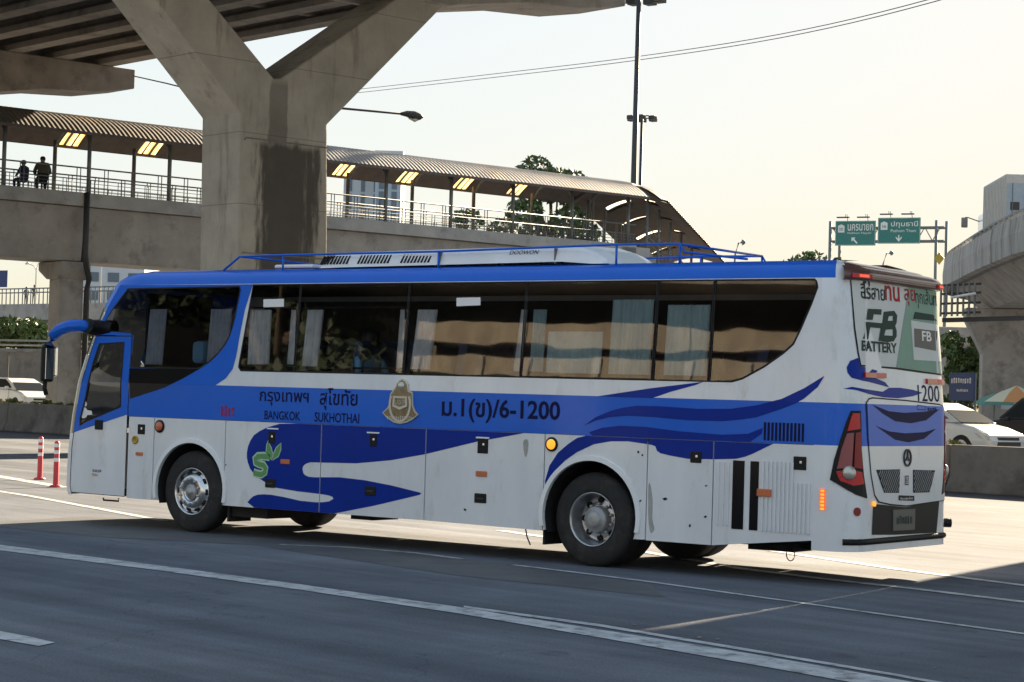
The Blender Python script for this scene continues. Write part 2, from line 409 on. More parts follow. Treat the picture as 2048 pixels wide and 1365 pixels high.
def unreadable(name, fn, off, box, n, m, parent=None, seed=1, **kw):
    """a row of pen strokes for writing that cannot be read"""
    r = random.Random(seed); u0, v0, u1, v1 = box; b = B(); w = (u1-u0)/n; H = v1-v0
    for k in range(n):
        x = u0+k*w; a = x+w*.12; c = x+w*r.uniform(.62, .85); lo = v0+H*r.uniform(0, .12); hi = v1-H*r.uniform(0, .25); s = w*.22
        for (p, q, p2, q2) in ((a, lo, a+s, hi), (c-s, lo, c, hi)) + (((a+s, hi-H*.2, c-s, hi),) if r.random() < .6 else ((a+s, lo, c-s, lo+H*.2),)):
            b.add([fn(z, off) for z in ((p, q), (p2, q), (p2, q2), (p, q2))], [(0, 1, 2, 3)])
    o = b.build(name, m, parent, **kw); o['kind'] = 'stuff'
    return o
# ================================================================== THE BUS
# bus frame: x = 0 at the front axle, +x to the rear, y = 0 on the near (left) side, z up
BW = 2.56; RX0 = 8.95; CY = .38
def s_in(z): return 0.0 if z < 1.9 else .077*(z-1.9)
def interp(t, tab):
    for (a, va), (b, vb) in zip(tab, tab[1:]):
        if t <= b: return va+(vb-va)*max(0, (t-a)/(b-a))
    return tab[-1][1]
XF = [(.37,-2.43),(.5,-2.47),(1.0,-2.46),(1.46,-2.40),(1.9,-2.31),(2.3,-2.19),(2.55,-2.10),(2.9,-1.94),(3.2,-1.74),(3.27,-1.67),(3.33,-1.57),(3.37,-1.44),(3.40,-1.24),(3.42,-.9),(3.435,-.4)]
XRT = [(3.2,0),(3.27,.03),(3.33,.075),(3.37,.14),(3.40,.27),(3.42,.5),(3.435,.9)]
RIN = [(3.2,.10),(3.27,.125),(3.33,.17),(3.37,.24),(3.40,.36),(3.42,.60),(3.435,.95)]
def xr(z): return 9.40-(z-.5)*.0286 if z < 1.9 else 9.36-.08*(z-1.9)
def inset(z): return s_in(z) if z <= 3.2 else interp(z, RIN)
def xrear(z): return xr(z) if z <= 3.2 else xr(3.2)-interp(z, XRT)
def SIDE(p, off): return (p[0], s_in(p[1])-off, p[1])
def RSIDE(p, off): return (p[0], BW-s_in(p[1])+off, p[1])
def corner(t, z, xe=None, si=None):
    a = max(0, min(1, t))*math.pi/2; e = 2/2.4
    xe = xr(z) if xe is None else xe; si = s_in(z) if si is None else si
    return RX0+(xe-RX0)*math.sin(a)**e, si+CY*(1-max(0, math.cos(a))**e)
def rear_base(w, z):
    m = w > BW/2
    q = BW-w if m else w
    if q < CY-.6: x, y = RX0-(CY-.6-q), s_in(z)
    elif q < CY: x, y = corner(1-(CY-q)/.6, z)
    else: x, y = xr(z), q
    return Vector((x, BW-y if m else y, z))
def REAR(p, off):
    a = rear_base(p[0]-.01, p[1]); b = rear_base(p[0]+.01, p[1]); t = (b-a).normalized()
    return tuple(rear_base(*p)+Vector((t.y, -t.x, 0))*off)

bus = empty('coach_bus', (0, 0, 0), label='blue and silver intercity coach with navy swirls crossing the road', cat='bus')
ZL = [.37,.42,.5,.9,1.2,1.46,1.9,2.3,2.55,2.9,3.2,3.27,3.33,3.37,3.40,3.42,3.435]
def ring(z):
    si, xe, xf = inset(z), xrear(z), interp(z, XF)
    P = [(xf+.25, si), (-1.15, si), (3.9, si), (RX0, si)]
    P += [corner(t/8, z, xe, si) for t in range(1, 9)]
    P += [(xe, BW/2)]
    P += [(c[0], BW-c[1]) for c in [corner(t/8, z, xe, si) for t in range(8, 0, -1)]]
    P += [(RX0, BW-si), (3.9, BW-si), (-1.15, BW-si), (xf+.25, BW-si)]
    F = []
    for k in range(1, 12):
        a = math.pi*k/12; sg = math.copysign(1, math.cos(a)); e = 2/3
        F.append((xf+.25-.25*math.sin(a)**e, BW/2+sg*(BW/2-si)*abs(math.cos(a))**e))
    return P+F
rings = [ring(z) for z in ZL]; NC = len(rings[0])
def loft(pick, name, mats, smooth=True):
    b = B(); V = [(x, y, z) for z, rg in zip(ZL, rings) for (x, y) in rg]; F = []; MI = []
    for i in range(len(ZL)-1):
        for j in range(NC):
            mi = pick(i, j)
            if mi is None: continue
            j2 = (j+1) % NC; F.append([i*NC+j, i*NC+j2, (i+1)*NC+j2, (i+1)*NC+j]); MI.append(mi)
    used = sorted({k for f in F for k in f}); ix = {k: n for n, k in enumerate(used)}
    b.v = [V[k] for k in used]; b.f = [[ix[k] for k in f] for f in F]; b.m = MI; b.s = [smooth]*len(F)
    return b
# columns: 0 door strip, 1-2 left side, 3-10 rear-left corner, 11-12 rear, 13-20 rear-right corner, 21.. right side, 25.. front
JR = 3+8+1+1+8
def zone(i, j):
    z0, z1 = ZL[i], ZL[i+1]
    if j == 0: return None if z1 <= 3.201 else 1
    if j in (1, 2): return (1 if 1.45 < z0 < 1.89 else (1 if z0 >= 3.19 else None))
    rightside = (JR <= j <= JR+2)
    if rightside:
        if z1 <= 1.461 and j < JR+2: return None
        if j == JR+2 and 1.45 < z0 < 2.5: return 'cab'
        return 1 if (1.45 < z0 < 1.89 or z0 >= 3.19) else 0
    if j > JR+2:                      # front
        if 1.19 < z0 < 2.89: return 'screen'
        return 1 if z0 >= 1.19 or z0 > 2.8 else 0
    if 1.45 < z0 < 1.89: return 1
    if z0 >= 3.19: return 1 if j in (3, 4) else (0 if j < 7 or j > 16 else 2)
    return 0
pk = lambda want: (lambda i, j: (zone(i, j) if want is None and not isinstance(zone(i, j), str) else (0 if zone(i, j) == want and want else None)))
bb = loft(pk(None), 'body', None)
n0 = (len(ZL)-1)*NC
body = None
rc = rings[-1]; k0 = len(bb.v); bb.v += [(x, y, ZL[-1]) for (x, y) in rc]; bb.v.append((4, BW/2, 3.445)); c = len(bb.v)-1
for j in range(NC): bb.f.append([k0+j, k0+(j+1) % NC, c]); bb.m.append(1); bb.s.append(True)
body = bb.build('body', ['silver', 'blue', 'brown_trim'], bus)
loft(pk('screen'), 'windscreen', None).build('windscreen', 'cab_glass', bus)
loft(pk('cab'), 'driver_window', None).build('driver_window', 'cab_glass', bus)

# ---- lower side panels (luggage flaps) with wheel arches
def arc(cx, cz, r, a0, a1, n=18): return [(cx+r*math.cos(R(a0+(a1-a0)*k/n)), cz+r*math.sin(R(a0+(a1-a0)*k/n))) for k in range(n+1)]
XD = -1.135; xs_ = [XD, -.655, .62, (2.229,0.902)[0], (3.857,0.857)[0], (5.561,0.825)[0], (6.931,0.839)[0], (7.761,0.829)[0], 8.96]
ZT = 1.455
def panel_poly(k):
    a, b = xs_[k]+.007, xs_[k+1]-.007; zb = .38
    if k == 1: return [(a, zb), *arc(.02, .55, .605, 196, -16), (b, zb), (b, ZT), (a, ZT)]
    if k == 5: return [(a, zb-.01), *arc(6.19, .56, .625, 197, -20), (b, zb-.03), (b, ZT), (a, ZT)]
    if k == 6: return [(a, .345), (b, .345), (b, ZT), (a, ZT)]
    if k == 7: return [(a, .345), (b, .47), (b, ZT), (a, ZT)]
    if k == 4: return [(a, zb), (b, zb-.015), (b, ZT), (a, ZT)]
    return [(a, zb), (b, zb), (b, ZT), (a, ZT)]
PANELS = [panel_poly(k) for k in range(8)]
PANEL_NAMES = ['service_flap', 'wheel_arch_panel', 'luggage_flap', 'luggage_flap', 'luggage_flap', 'wheel_arch_panel', 'engine_side_flap', 'engine_grille_flap']
for k, P in enumerate(PANELS):
    conform(PANEL_NAMES[k], [P], SIDE, 0, 'silver', bus, thick=.03)
    conform(PANEL_NAMES[k], [P], RSIDE, 0, 'silver', bus, thick=.03)
# lips round the arches, in a white that stands in for their highlight
for (cx, cz, r) in ((.02, .55, .605), (6.19, .56, .625)):
    outer = arc(cx, cz, r+.05, 192, -12, 28); inner = arc(cx, cz, r-.004, -13, 193, 28)
    conform('arch_lip', [outer+inner], SIDE, .022, 'white_paint', bus, thick=.05)
    for sg in (1,):
        v = B()
        pts = arc(cx, cz, r-.01, 200, -20, 20)
        V = [(p[0], .02, p[1]) for p in pts]+[(p[0], .75, p[1]) for p in pts]; n = len(pts)
        v.add(V, [[i, i+1, n+i+1, n+i] for i in range(n-1)], 0, True)
        v.add([(p[0], .75, p[1]) for p in pts], [list(range(n))])
        v.build('wheel_housing', 'chassis', bus)
# dark structure behind flaps and under the floor
B().box((-1.9, .30, .41), (8.7, BW-.30, .44)).box((-2.2, .04, .40), (-1.2, BW-.1, .43)).build('underbody', 'chassis', bus)
B().box((.72, .06, .42), (5.4, .10, 1.44)).box((6.95, .06, .5), (8.92, .10, 1.44)).build('flap_backing', 'chassis', bus)
B().box((-1.9, .12, 1.30), (9.0, BW-.12, 1.34)).build('floor', 'interior', bus)

# ---- upper side: silver skin with window openings, blue front part over it
MAINWIN = [(.79,2.10), *[(0.837,2.092),(3.417,2.099),(5.594,2.103),(6.924,2.106),(8,2.099),(8.118,2.139),(8.338,2.254),(8.565,2.41),(8.676,2.506),(8.757,2.679),(8.852,2.915),(8.914,3.114)], (8.89,3.185), (8.82,3.20-.004), (.90,3.196)]
MAINWIN = [(.78,2.14), (.83,2.085), (1.8,2.085), (3.4,2.085), (5.2,2.085), (6.9,2.085), (7.95,2.085), (8.08,2.12), *[(8.338,2.254),(8.554,2.399),(8.665,2.495),(8.746,2.669),(8.846,2.915),(8.909,3.099)], (8.89,3.165), (8.86,3.193), (.915,3.193)]
FRONTWIN = [*[(-1.336,3.157),(-1.587,2.89),(-1.807,2.587),(-1.192,2.557),(-1.142,2.099),(0.101,2.099),(0.284,2.192),(0.413,2.29),(0.522,2.407),(0.588,2.51),(0.633,2.644),(0.667,2.798),(0.716,3.124)], (.69,3.175)]
FW = [(max(x, interp(z, XF)+.27), z) for (x, z) in FRONTWIN]
fl = [(interp(z, XF)+.25, z) for z in (2.53, 2.55, 2.9, 3.2)]
UPPER = [(-1.15, 1.9), (RX0, 1.9), (RX0, 3.2)]+fl[::-1]+[(-1.15, 2.53)]
LOWGLASS = [(-1.16,2.092),(0.118,2.106),(-0.179,1.971),(-0.485,1.855)] + [(-1.12,1.69)]
conform('side_skin', [UPPER, MAINWIN, FW], SIDE, 0, 'silver', bus)
BLUEF = fl+[(.915, 3.193), *[(0.815,2.868),(0.771,2.581),(0.745,2.358),(0.731,2.262),(0.696,2.115),(0.589,1.992),(0.408,1.893)], (.25,1.9), (-1.15,1.9), (-1.15,2.53)]
conform('blue_front_skin', [BLUEF, FW], SIDE, .003, 'blue', bus)
# panes of the long window, each its own sheet of glass with a black rubber edge
cuts = [.78, (1.731,2.618)[0], (3.463,2.627)[0], (5.184,2.635)[0], (6.951,2.644)[0], (7.664,2.648)[0], 8.95]
def shrink(poly, d):
    n = len(poly); cx = sum(p[0] for p in poly)/n; cz = sum(p[1] for p in poly)/n; out = []
    area = sum(poly[i][0]*poly[(i+1) % n][1]-poly[(i+1) % n][0]*poly[i][1] for i in range(n))
    for i in range(n):
        a, b, c = Vector(poly[i-1]), Vector(poly[i]), Vector(poly[(i+1) % n])
        e1 = (b-a).normalized() if (b-a).length > 1e-6 else Vector((1, 0)); e2 = (c-b).normalized() if (c-b).length > 1e-6 else e1
        nn = Vector((-e1.y-e2.y, e1.x+e2.x))
        nn = nn.normalized() if nn.length > 1e-6 else Vector((0, 0))
        out.append(tuple(b+nn*d*(1 if area > 0 else -1)))
    return out
for k in range(6):
    p = clipx(MAINWIN, cuts[k]+.004, cuts[k+1]-.004)
    tilt = [.000, .003, -.002, .004, -.003, .002][k]
    cxm = (cuts[k]+cuts[k+1])/2
    fn = (lambda tl, cm: (lambda q, off: (q[0], s_in(q[1])-off+tl*(q[0]-cm), q[1])))(tilt, cxm)
    pane = conform('window_pane', [p], fn, -.006, 'window_glass', bus)
    conform('rubber_seal', [p, shrink(p, .022)], SIDE, .002, 'black_plastic', pane)
p = [q for q in FW if True]
pane = conform('window_pane', [FW, ], SIDE, -.004, 'cab_glass', bus)
conform('rubber_seal', [FW, shrink(FW, .02)], SIDE, .006, 'black_plastic', pane)
conform('black_panel', [LOWGLASS], SIDE, .006, 'black_gloss', bus, ycuts=(1.9,))
# dark frames of the opening quarter-lights inside the glass line
for (a, b, c, d) in ((484,614,597,735), (600,614,812,740)):
    P = [(0.759,2.907), (1.69,2.905), (1.74,2.163), (0.796,2.149)] if a == 484 else [(1.757,2.905), (3.426,2.915), (3.474,2.148), (1.809,2.139)]
    conform('sliding_frame', [P, shrink(P, .035)], SIDE, -.012, 'black_plastic', bus)
for (u0, v0, u1, v1) in (((.0,)*4),):
    pass
conform('paper_notice', [[(1.116,3.001),(1.462,3.006),(1.474,2.906),(1.128,2.9)]], SIDE, .001, 'reflect_white', bus)
conform('paper_notice', [[(4.177,3.008),(4.528,3.012),(4.537,2.919),(4.186,2.907)]], SIDE, .001, 'reflect_white', bus)
# right side windows
conform('far_side_window', [[(.8,2.1),(8.4,2.1),(8.6,3.18),(.9,3.18)]], RSIDE, .004, 'black_gloss', bus)
conform('far_side_window', [[(-1.1,2.6),(.6,2.3),(.68,3.17),(-1.1,3.17)]], RSIDE, .004, 'black_gloss', bus)

# ---- door
dl = [(interp(z, XF)+.255, z) for z in (.40, .5, 1.0, 1.46, 1.9, 2.3, 2.52)]
DOOR = [(-1.155, .395)]+[(-1.155, 2.52)]+dl[::-1]
DW = [(-1.784,2.418), (-1.3,2.443), (-1.279,1.573), (-1.93,1.36), (-2.06,1.30), (-2.068,1.397), (-1.975,1.689), (-1.875,2.155)]
DW = [(max(x, interp(z, XF)+.30), z) for (x, z) in DW]
door = conform('door', [DOOR, DW], SIDE, .006, ['silver', 'blue'], bus, ycuts=(1.9,))
for pl in door.data.polygons:
    c = pl.center
    if c.z > 1.9: pl.material_index = 1
DB = [(interp(z, XF)+.257, z) for z in (1.21, 1.46, 1.9)]+[(-1.157, 1.9), (-1.157, 1.48)]
DWL = [(x, z) for (z, x) in clipx([(z, x) for (x, z) in DW], 0, 1.899)]
conform('blue_door_stripe', [DB, DWL], SIDE, .009, 'blue', door)
conform('door_frame', [DOOR, shrink(DOOR, -.0) if False else shrink(DOOR, .012)], SIDE, .008, 'black_plastic', door, ycuts=(1.9,))
conform('door_glass', [DW], SIDE, .000, 'cab_glass', door, ycuts=(1.9,))
conform('glass_seal', [DW, shrink(DW, .03)], SIDE, .010, 'black_plastic', door, ycuts=(1.9,))
h = (-1.686,1.328)
B().box((h[0]-.075, -.022, h[1]-.065), (h[0]+.075, .0, h[1]+.065)).build('handle', 'black_plastic', door, bevel=.012)
h = (-1.994,1.48)
conform('white_sticker', [arc(h[0], h[1], .075, 0, 342, 18)], SIDE, .004, 'reflect_white', door)
conform('white_sticker', [[(h[0]+.05, h[1]-.03), (h[0]+.17, h[1]-.02), (h[0]+.15, h[1]+.03), (h[0]+.06, h[1]+.04)]], SIDE, .0045, 'reflect_white', door)
conform('white_sticker', [arc(h[0]+.02, h[1]+.12, .035, 0, 340, 14)], SIDE, .004, 'reflect_white', door)
h = (-1.693,0.694)
unreadable('small_print', SIDE, .008, (h[0]-.09, h[1]+.0, h[0]+.09, h[1]+.045), 5, 'ink', door)
unreadable('small_print', SIDE, .008, (h[0]-.10, h[1]-.055, h[0]+.02, h[1]-.015), 4, 'amber_dull', door, 2)
B().tube([(-1.583,0.414)[:1]+(.02,)+(.36,), (-1.582,0.4)[:1]+(.02,)+(.33,), (-1.295,0.369)[:1]+(.02,)+(.33,), (-1.295,0.369)[:1]+(.02,)+(.37,)], .012).build('door_step', 'black_plastic', bus)

# ---- vinyl graphics
def vinyl(name, poly, m, off=.0025, gaps=True, zmax=1.454):
    poly = [(x, min(z, zmax)) for (x, z) in poly]
    parts = [poly]
    if gaps: parts = [clipx(poly, xs_[k]+.007, xs_[k+1]-.007) for k in range(len(xs_)-1)]
    for q in parts:
        if len(q) > 2: conform(name, [q], SIDE, off, m, bus)
whale = [(1.846,1.484),(1.541,1.444),(1.333,1.393),(1.201,1.339),(1.11,1.286),(1.053,1.215),(1.014,1.138),(1,1.062),(1.003,0.999),(1.023,0.937),(1.06,0.869),(1.123,0.809),(1.21,0.757),(1.313,0.712),(1.517,0.647),(1.858,0.621),(2.218,0.608),(2.363,0.598),(2.436,0.583),(2.453,0.56),(2.39,0.526),(2.278,0.508),(2.165,0.502),(1.921,0.507),(1.664,0.537),(1.429,0.556),(1.303,0.555),(1.202,0.544),(1.135,0.522),(1.086,0.488),(1.037,0.441)] + [(1.155,.381), (2.47,.381)] + [(3.093,0.51),(3.789,0.677),(3.811,0.696),(3.773,0.706),(3.345,0.767),(2.941,0.808),(2.538,0.825),(2.144,0.807),(2.047,0.808),(1.989,0.824),(1.955,0.847),(1.936,0.902),(1.944,0.927),(1.967,0.952),(2.007,0.972),(2.063,0.987),(2.799,1.006),(3.333,1.065),(3.846,1.157),(4.597,1.332),(5.266,1.482)]
vinyl('navy_swirl', whale, 'navy')
archsw = [(6.115,1.488),(6.916,1.488),(7.771,1.48),(8.478,1.469),(8.379,1.407),(8.237,1.339),(8.142,1.303),(8.034,1.277),(7.76,1.261),(7.443,1.253),(7.229,1.277),(7.095,1.298),(7.049,1.324),(7.028,1.372),(6.977,1.386),(6.893,1.394),(6.672,1.413),(6.45,1.405),(6.226,1.364),(6.002,1.266),(5.843,1.164),(5.724,1.058),(5.645,0.953),(5.594,0.844),(5.578,0.922),(5.633,1.099),(5.744,1.25),(5.883,1.356),(6.003,1.428)]
vinyl('navy_swirl', archsw, 'navy')
silv = [(6.306,1.361),(6.471,1.373),(6.667,1.364),(6.602,1.378),(6.45,1.389),(6.24,1.342),(6.042,1.256),(5.877,1.143),(5.766,1.026),(5.702,0.911),(5.728,0.935),(5.806,1.039),(5.925,1.145),(6.076,1.252)]
def belt(poly, m, off=.0025): conform('navy_wave', [poly], SIDE, off, m, bus)
belt([(6.085,1.565),(6.236,1.664),(6.438,1.742),(6.588,1.779),(6.77,1.806),(7.104,1.809),(7.532,1.794),(7.951,1.805),(8.264,1.851),(8.563,1.927),(8.813,2.042),(9.041,2.177),(8.974,2.061),(8.821,1.933),(8.719,1.879),(8.568,1.822),(8.268,1.724),(8.07,1.692),(7.851,1.669),(7.43,1.667),(6.999,1.687),(6.663,1.693),(6.421,1.67),(6.237,1.625)], 'navy')
belt([*[(6.155,1.495),(6.333,1.551),(6.556,1.58),(6.887,1.58),(7.327,1.545),(7.856,1.526),(8.171,1.547),(8.348,1.616),(8.338,1.553)], (8.2,1.463), (6.2,1.463)], 'navy')
conform('navy_wave', [[(6.254,1.898),(6.939,2.002),(7.602,2.086),(7.517,2.052),(7.203,1.97),(6.967,1.893)]], SIDE, .0025, 'navy', bus)
# belt-line vent slits
h0, h1 = (8.373,1.586), (8.82,1.601)
for k in range(11):
    x = h0[0]+(h1[0]-h0[0])*k/10
    B().box((x-.012, -.006, h0[1]-.10), (x+.012, .003, h0[1]+.09)).build('vent_slit', 'ink', bus)
# lettering on the side
def LB(a, b): return (a[0], min(a[1], b[1]), b[0], max(a[1], b[1]))
lettering('route_lettering', 'กรุงเทพฯ', SIDE, .003, LB((1.186,1.665), (2.002,1.84)), 'ink', bus, bold=.012)
lettering('route_lettering', 'สุโขทัย', SIDE, .003, LB((2.182,1.636), (2.785,1.906)), 'ink', bus, bold=.012)
lettering('route_lettering', 'BANGKOK', SIDE, .003, LB((1.278,1.492), (1.873,1.602)), 'ink', bus, bold=.012)
lettering('route_lettering', 'SUKHOTHAI', SIDE, .003, LB((2.107,1.486), (2.822,1.605)), 'ink', bus, bold=.012)
lettering('fleet_number', 'ม.1(ข)/6-1200', SIDE, .003, LB((4.076,1.553), (5.758,1.83)), 'ink', bus, bold=.022)
unreadable('red_lettering', SIDE, .003, LB((0.522,1.507), (0.768,1.647)), 4, 'red_ink', bus, 3)
# green leaf logo: a ribbon S and two leaves
z0 = (1.086,1.247); z1 = (1.611,0.782)
def lg(u, v): return ((1.086,1.247)[0]+u*((1.59,1.265)[0]-(1.086,1.247)[0]), (1.108,0.758)[1]+v*((1.086,1.247)[1]-(1.108,0.758)[1]))
def strip(pts, w):
    L = []; Rr = []
    for i, p in enumerate(pts):
        a, b = Vector(pts[max(i-1, 0)]), Vector(pts[min(i+1, len(pts)-1)]); d = (b-a).normalized(); n = Vector((-d.y, d.x))*w/2
        L.append(tuple(Vector(p)+n)); Rr.append(tuple(Vector(p)-n))
    return L+Rr[::-1]
spath = [lg(.60,.55), lg(.40,.56), lg(.20,.55), lg(.12,.48), lg(.14,.39), lg(.26,.35), lg(.40,.33), lg(.47,.26), lg(.45,.15), lg(.34,.09), lg(.20,.10), lg(.08,.13)]
conform('ribbon_logo', [strip(spath, .105)], SIDE, .004, 'leaf_pale', bus)
conform('ribbon_logo', [strip([(x+.004, z-.004) for x, z in spath], .065)], SIDE, .0055, 'leaf_green', bus)
for pts in ([(.66,.46),(.46,.66),(.48,.86),(.53,.97),(.66,.78),(.72,.62)], [(.70,.46),(.90,.56),(.98,.75),(.97,.93),(.80,.80),(.70,.62)]):
    q = [lg(*p) for p in pts]; conform('leaf_logo', [q], SIDE, .004, 'leaf_pale', bus); conform('leaf_logo', [shrink(q, .014)], SIDE, .0055, 'leaf_green', bus)

# ---- side fittings
def fit(name, c, w, hh, d, m, bev=.01, parent=bus, off=0):
    y = s_in(c[1])
    return B().box((c[0]-w/2, y-d, c[1]-hh/2), (c[0]+w/2, y+.004, c[1]+hh/2)).build(name, m, parent, bevel=bev)
for c, w, hh in (((-0.891,1.295),.13,.13), ((4.692,1.295),.15,.19), ((7.543,1.273),.14,.12), ((8.795,1.262),.15,.14), ((3.054,1.293),.11,.15), ((1.414,1.271),.11,.15)):
    l = fit('latch', c, w, hh, .010, 'black_plastic'); fit('latch_knob', (c[0]+w*.1, c[1]+.01), .03, .03, .018, 'chrome', .006, l)
for c in ((4.689,1.381), (3.05,1.383), (1.427,1.378)):
    fit('rain_lip', c, .19, .018, .014, 'white_paint', .004)
for c in ((1.415,0.698), (3.032,0.686), (4.679,0.683)):
    g = fit('pull_handle', c, .17, .11, .012, 'black_plastic'); fit('grip', (c[0], c[1]-.005), .10, .018, .02, 'steel_dark', .004, g)
for c, w, hh in (((1.653,0.976),.15,.06), ((4.683,0.965),.16,.065), ((-0.912,0.972),.13,.045), ((8.393,0.936),.17,.08)):
    fit('side_marker', c, w, hh, .032 if w == .17 else .014, 'amber_dull', .008)
for c, r, m in (((-0.552,1.345),.062,'amber_dull'), ((5.659,1.342),.06,'lamp_amber')):
    l = B().lathe([(r+.022, .0), (r+.022, -.014), (r, -.018), (0, -.018)], 1, 24, (c[0], 0, c[1])).build('turn_lamp', 'black_plastic', bus)
    B().lathe([(r, -.012), (r*.95, -.026), (r*.6, -.036), (0, -.04)], 1, 24, (c[0], 0, c[1])).build('lens', m, l)
c = (-0.996,1.153); B().lathe([(.055, .0), (.055, -.016), (.032, -.018), (.032, -.004), (0, -.004)], 1, 20, (c[0], 0, c[1])).build('filler_ring', 'yellow_box', bus)
fit('white_label', (-1.049,1.296), .07, .10, .002, 'reflect_white', 0)
c = (9.065,0.898)
f0 = (7.849,0.94)
for u in (1437, 1446, 1455): pass
for x in ((7.831,0.939)[0], (7.892,0.942)[0], (7.953,0.945)[0]):
    B().box((x-.010, -.012, .56), (x+.010, .003, 1.24)).build('louvre', 'silver', bus, bevel=.005)
for (xa, xb) in (((8.002,0.947)[0], (8.141,0.954)[0]), ((8.213,0.958)[0], (8.314,0.963)[0])):
    B().box((xa, -.006, .535), (xb, .004, 1.26)).build('dark_grille', 'black_gloss', bus)
fin = None
for k in range(12):
    x = (8.368,0.966)[0]+k*.0495; top = 1.27 if k < 8 else 1.06
    if k == 8: fin = None
    if fin is None: fin = B().box((-.012, -.016, .53), (.012, .003, top)).mesh('louvre', 'silver')
    o = bpy.data.objects.new('louvre', fin); link(o, bus); o.location.x = x
    md = o.modifiers.new('bevel', 'BEVEL'); md.width = .006; md.segments = 2
# cast emblem of the operator
E0 = (3.466,1.766); ES = .0083*10.5/10.5
ec = [(890,140),(960,180),(1020,260),(1045,400),(1130,430),(1145,700),(1190,820),(1265,905),(1150,1010),(1020,1080),(880,1115),(740,1085),(600,1000),(495,890),(600,780),(640,700),(650,480),(700,410),(750,330),(780,240),(830,175)]
ke = ((3.745,1.797)[0]-(3.197,1.783)[0])/(1265-495); kz = ((3.445,2.058)[1]-(3.476,1.517)[1])/(1115-140)
def em(p): return (E0[0]+(p[0]-880)*ke, E0[1]-(p[1]-640)*kz)
EP = [em(p) for p in ec]
emb = conform('emblem', [EP], SIDE, .020, 'pale_metal', bus, thick=.022, ycuts=(1.9,))
conform('emblem_field', [shrink(EP, .018)], SIDE, .024, 'brass', emb, thick=.006, ycuts=(1.9,))
shield = [em(p) for p in ((735,520),(1030,520),(1040,740),(880,815),(725,740))]
conform('emblem_shield', [shield, shrink(shield, .035)], SIDE, .036, 'pale_metal', emb, thick=.012)
lettering('emblem_letters', 'บขส', SIDE, .033, (em((775,700))[0], em((775,700))[1], em((990,590))[0], em((775,590))[1]), 'pale_metal', emb)
cc = em((880,700)); wre = [(cc[0]+.155*math.cos(t), cc[1]+.20*math.sin(t)) for t in [R(150+240*k/16) for k in range(17)]]
conform('emblem_wreath', [strip(wre, .03)], SIDE, .032, 'pale_metal', emb, thick=.01)
bp = em((880,300)); B().lathe([(0, -.05), (.03, -.045), (.045, -.03), (.05, -.02)], 1, 16, (bp[0], s_in(bp[1]), bp[1])).build('emblem_ball', 'pale_metal', emb)
unreadable('emblem_band', SIDE, .029, (em((610,1010))[0], em((610,1030))[1], em((1160,1010))[0], em((610,940))[1]), 12, 'pale_metal', emb)

# ---- wheels
def wheel(loc, kind, side=1):
    w = bpy.data.objects.new('wheel', None); link(w, bus); w.location = loc; w.scale = (1, side, 1)
    Rr = .525
    T = [(.295,.02),(.30,0),(.34,-.006),(.42,-.004),(.475,.008),(.505,.025),(.522,.05),(Rr,.08),(Rr,.20),(.522,.23),(.505,.255),(.475,.27),(.42,.282),(.34,.284),(.30,.28),(.29,.25)]
    b = B().lathe(T, 1, 48)
    for gy in (.085, .118, .152, .186):
        b.lathe([(Rr+.002, gy), (Rr+.002, gy+.008)], 1, 48)
    t = b.build('tyre', 'rubber', w)
    if kind == 'rear':
        B().lathe([(T_[0], T_[1]+.30) for T_ in T], 1, 40).build('tyre', 'rubber', w)
        rim = B().lathe([(.300,.004),(.306,-.006),(.296,-.010),(.283,.010),(.278,.05),(.262,.10),(.256,.16),(.235,.175),(.19,.168),(.16,.150),(.15,.150),(0,.150)], 1, 48).build('rim', 'rim_steel', w)
        B().lathe([(.150,.15),(.150,.06),(.138,.045),(.10,.04),(.095,.015),(.07,.0),(0,-.002)], 1, 12).build('hub', 'hub_grey', w)
        hr, hy, n, nr, ny = .212, .166, 8, .172, .140
    else:
        rim = B().lathe([(.300,.004),(.306,-.006),(.296,-.010),(.284,.006),(.278,.03),(.262,.045),(.232,.030),(.215,-.012),(.19,-.030),(.14,-.034),(.13,-.02),(.125,.0),(0,.0)], 1, 48).build('rim', 'rim_alloy', w)
        B().lathe([(.098,.0),(.098,-.02),(.085,-.035),(.05,-.04),(.045,-.06),(.03,-.068),(0,-.07)], 1, 20).build('hub', 'hub_grey', w)
        hr, hy, n, nr, ny = .232, .025, 10, .160, -.034
    hm = B().lathe([(0, -.006), (.030, -.006), (.034, .01)], 1, 12).mesh('hand_hole', 'black_plastic')
    nm = B().lathe([(0, -.035), (.016, -.035), (.020, 0)], 1, 6).mesh('wheel_nut', 'hub_grey')
    for k in range(n):
        a = 2*math.pi*k/n
        o = bpy.data.objects.new('hand_hole', hm); link(o, w); o.location = (hr*math.cos(a), hy-.006, hr*math.sin(a)); o.scale = (1, 1, 1.2); o.rotation_euler = (0, -a, 0)
    for k in range(10):
        a = 2*math.pi*(k+.5)/10
        o = bpy.data.objects.new('wheel_nut', nm); link(o, w); o.location = (nr*math.cos(a), ny, nr*math.sin(a))
    return w
wheel((.02, .045, .525), 'front'); wheel((6.19, .065, .525), 'rear')
wheel((.02, BW-.045, .525), 'front', -1); wheel((6.19, BW-.065, .525), 'rear', -1)
B().tube([(.02, .3, .5), (.02, BW-.3, .5)], .07).build('axle', 'chassis', bus)
B().tube([(6.19, .5, .5), (6.19, 1.0, .5), (6.19, 1.21, .5), (6.19, 1.42, .5), (6.19, BW-.5, .5)], [.09, .1, .2, .1, .09]).build('axle', 'chassis', bus)
B().box((.60, .10, .17), (.64, .5, .55)).box((.64, .14, .24), (1.25, .7, .42)).build('mudguard', 'chassis', bus)
B().box((5.50, .10, .20), (5.53, .65, .45)).build('mud_flap', 'chassis', bus)
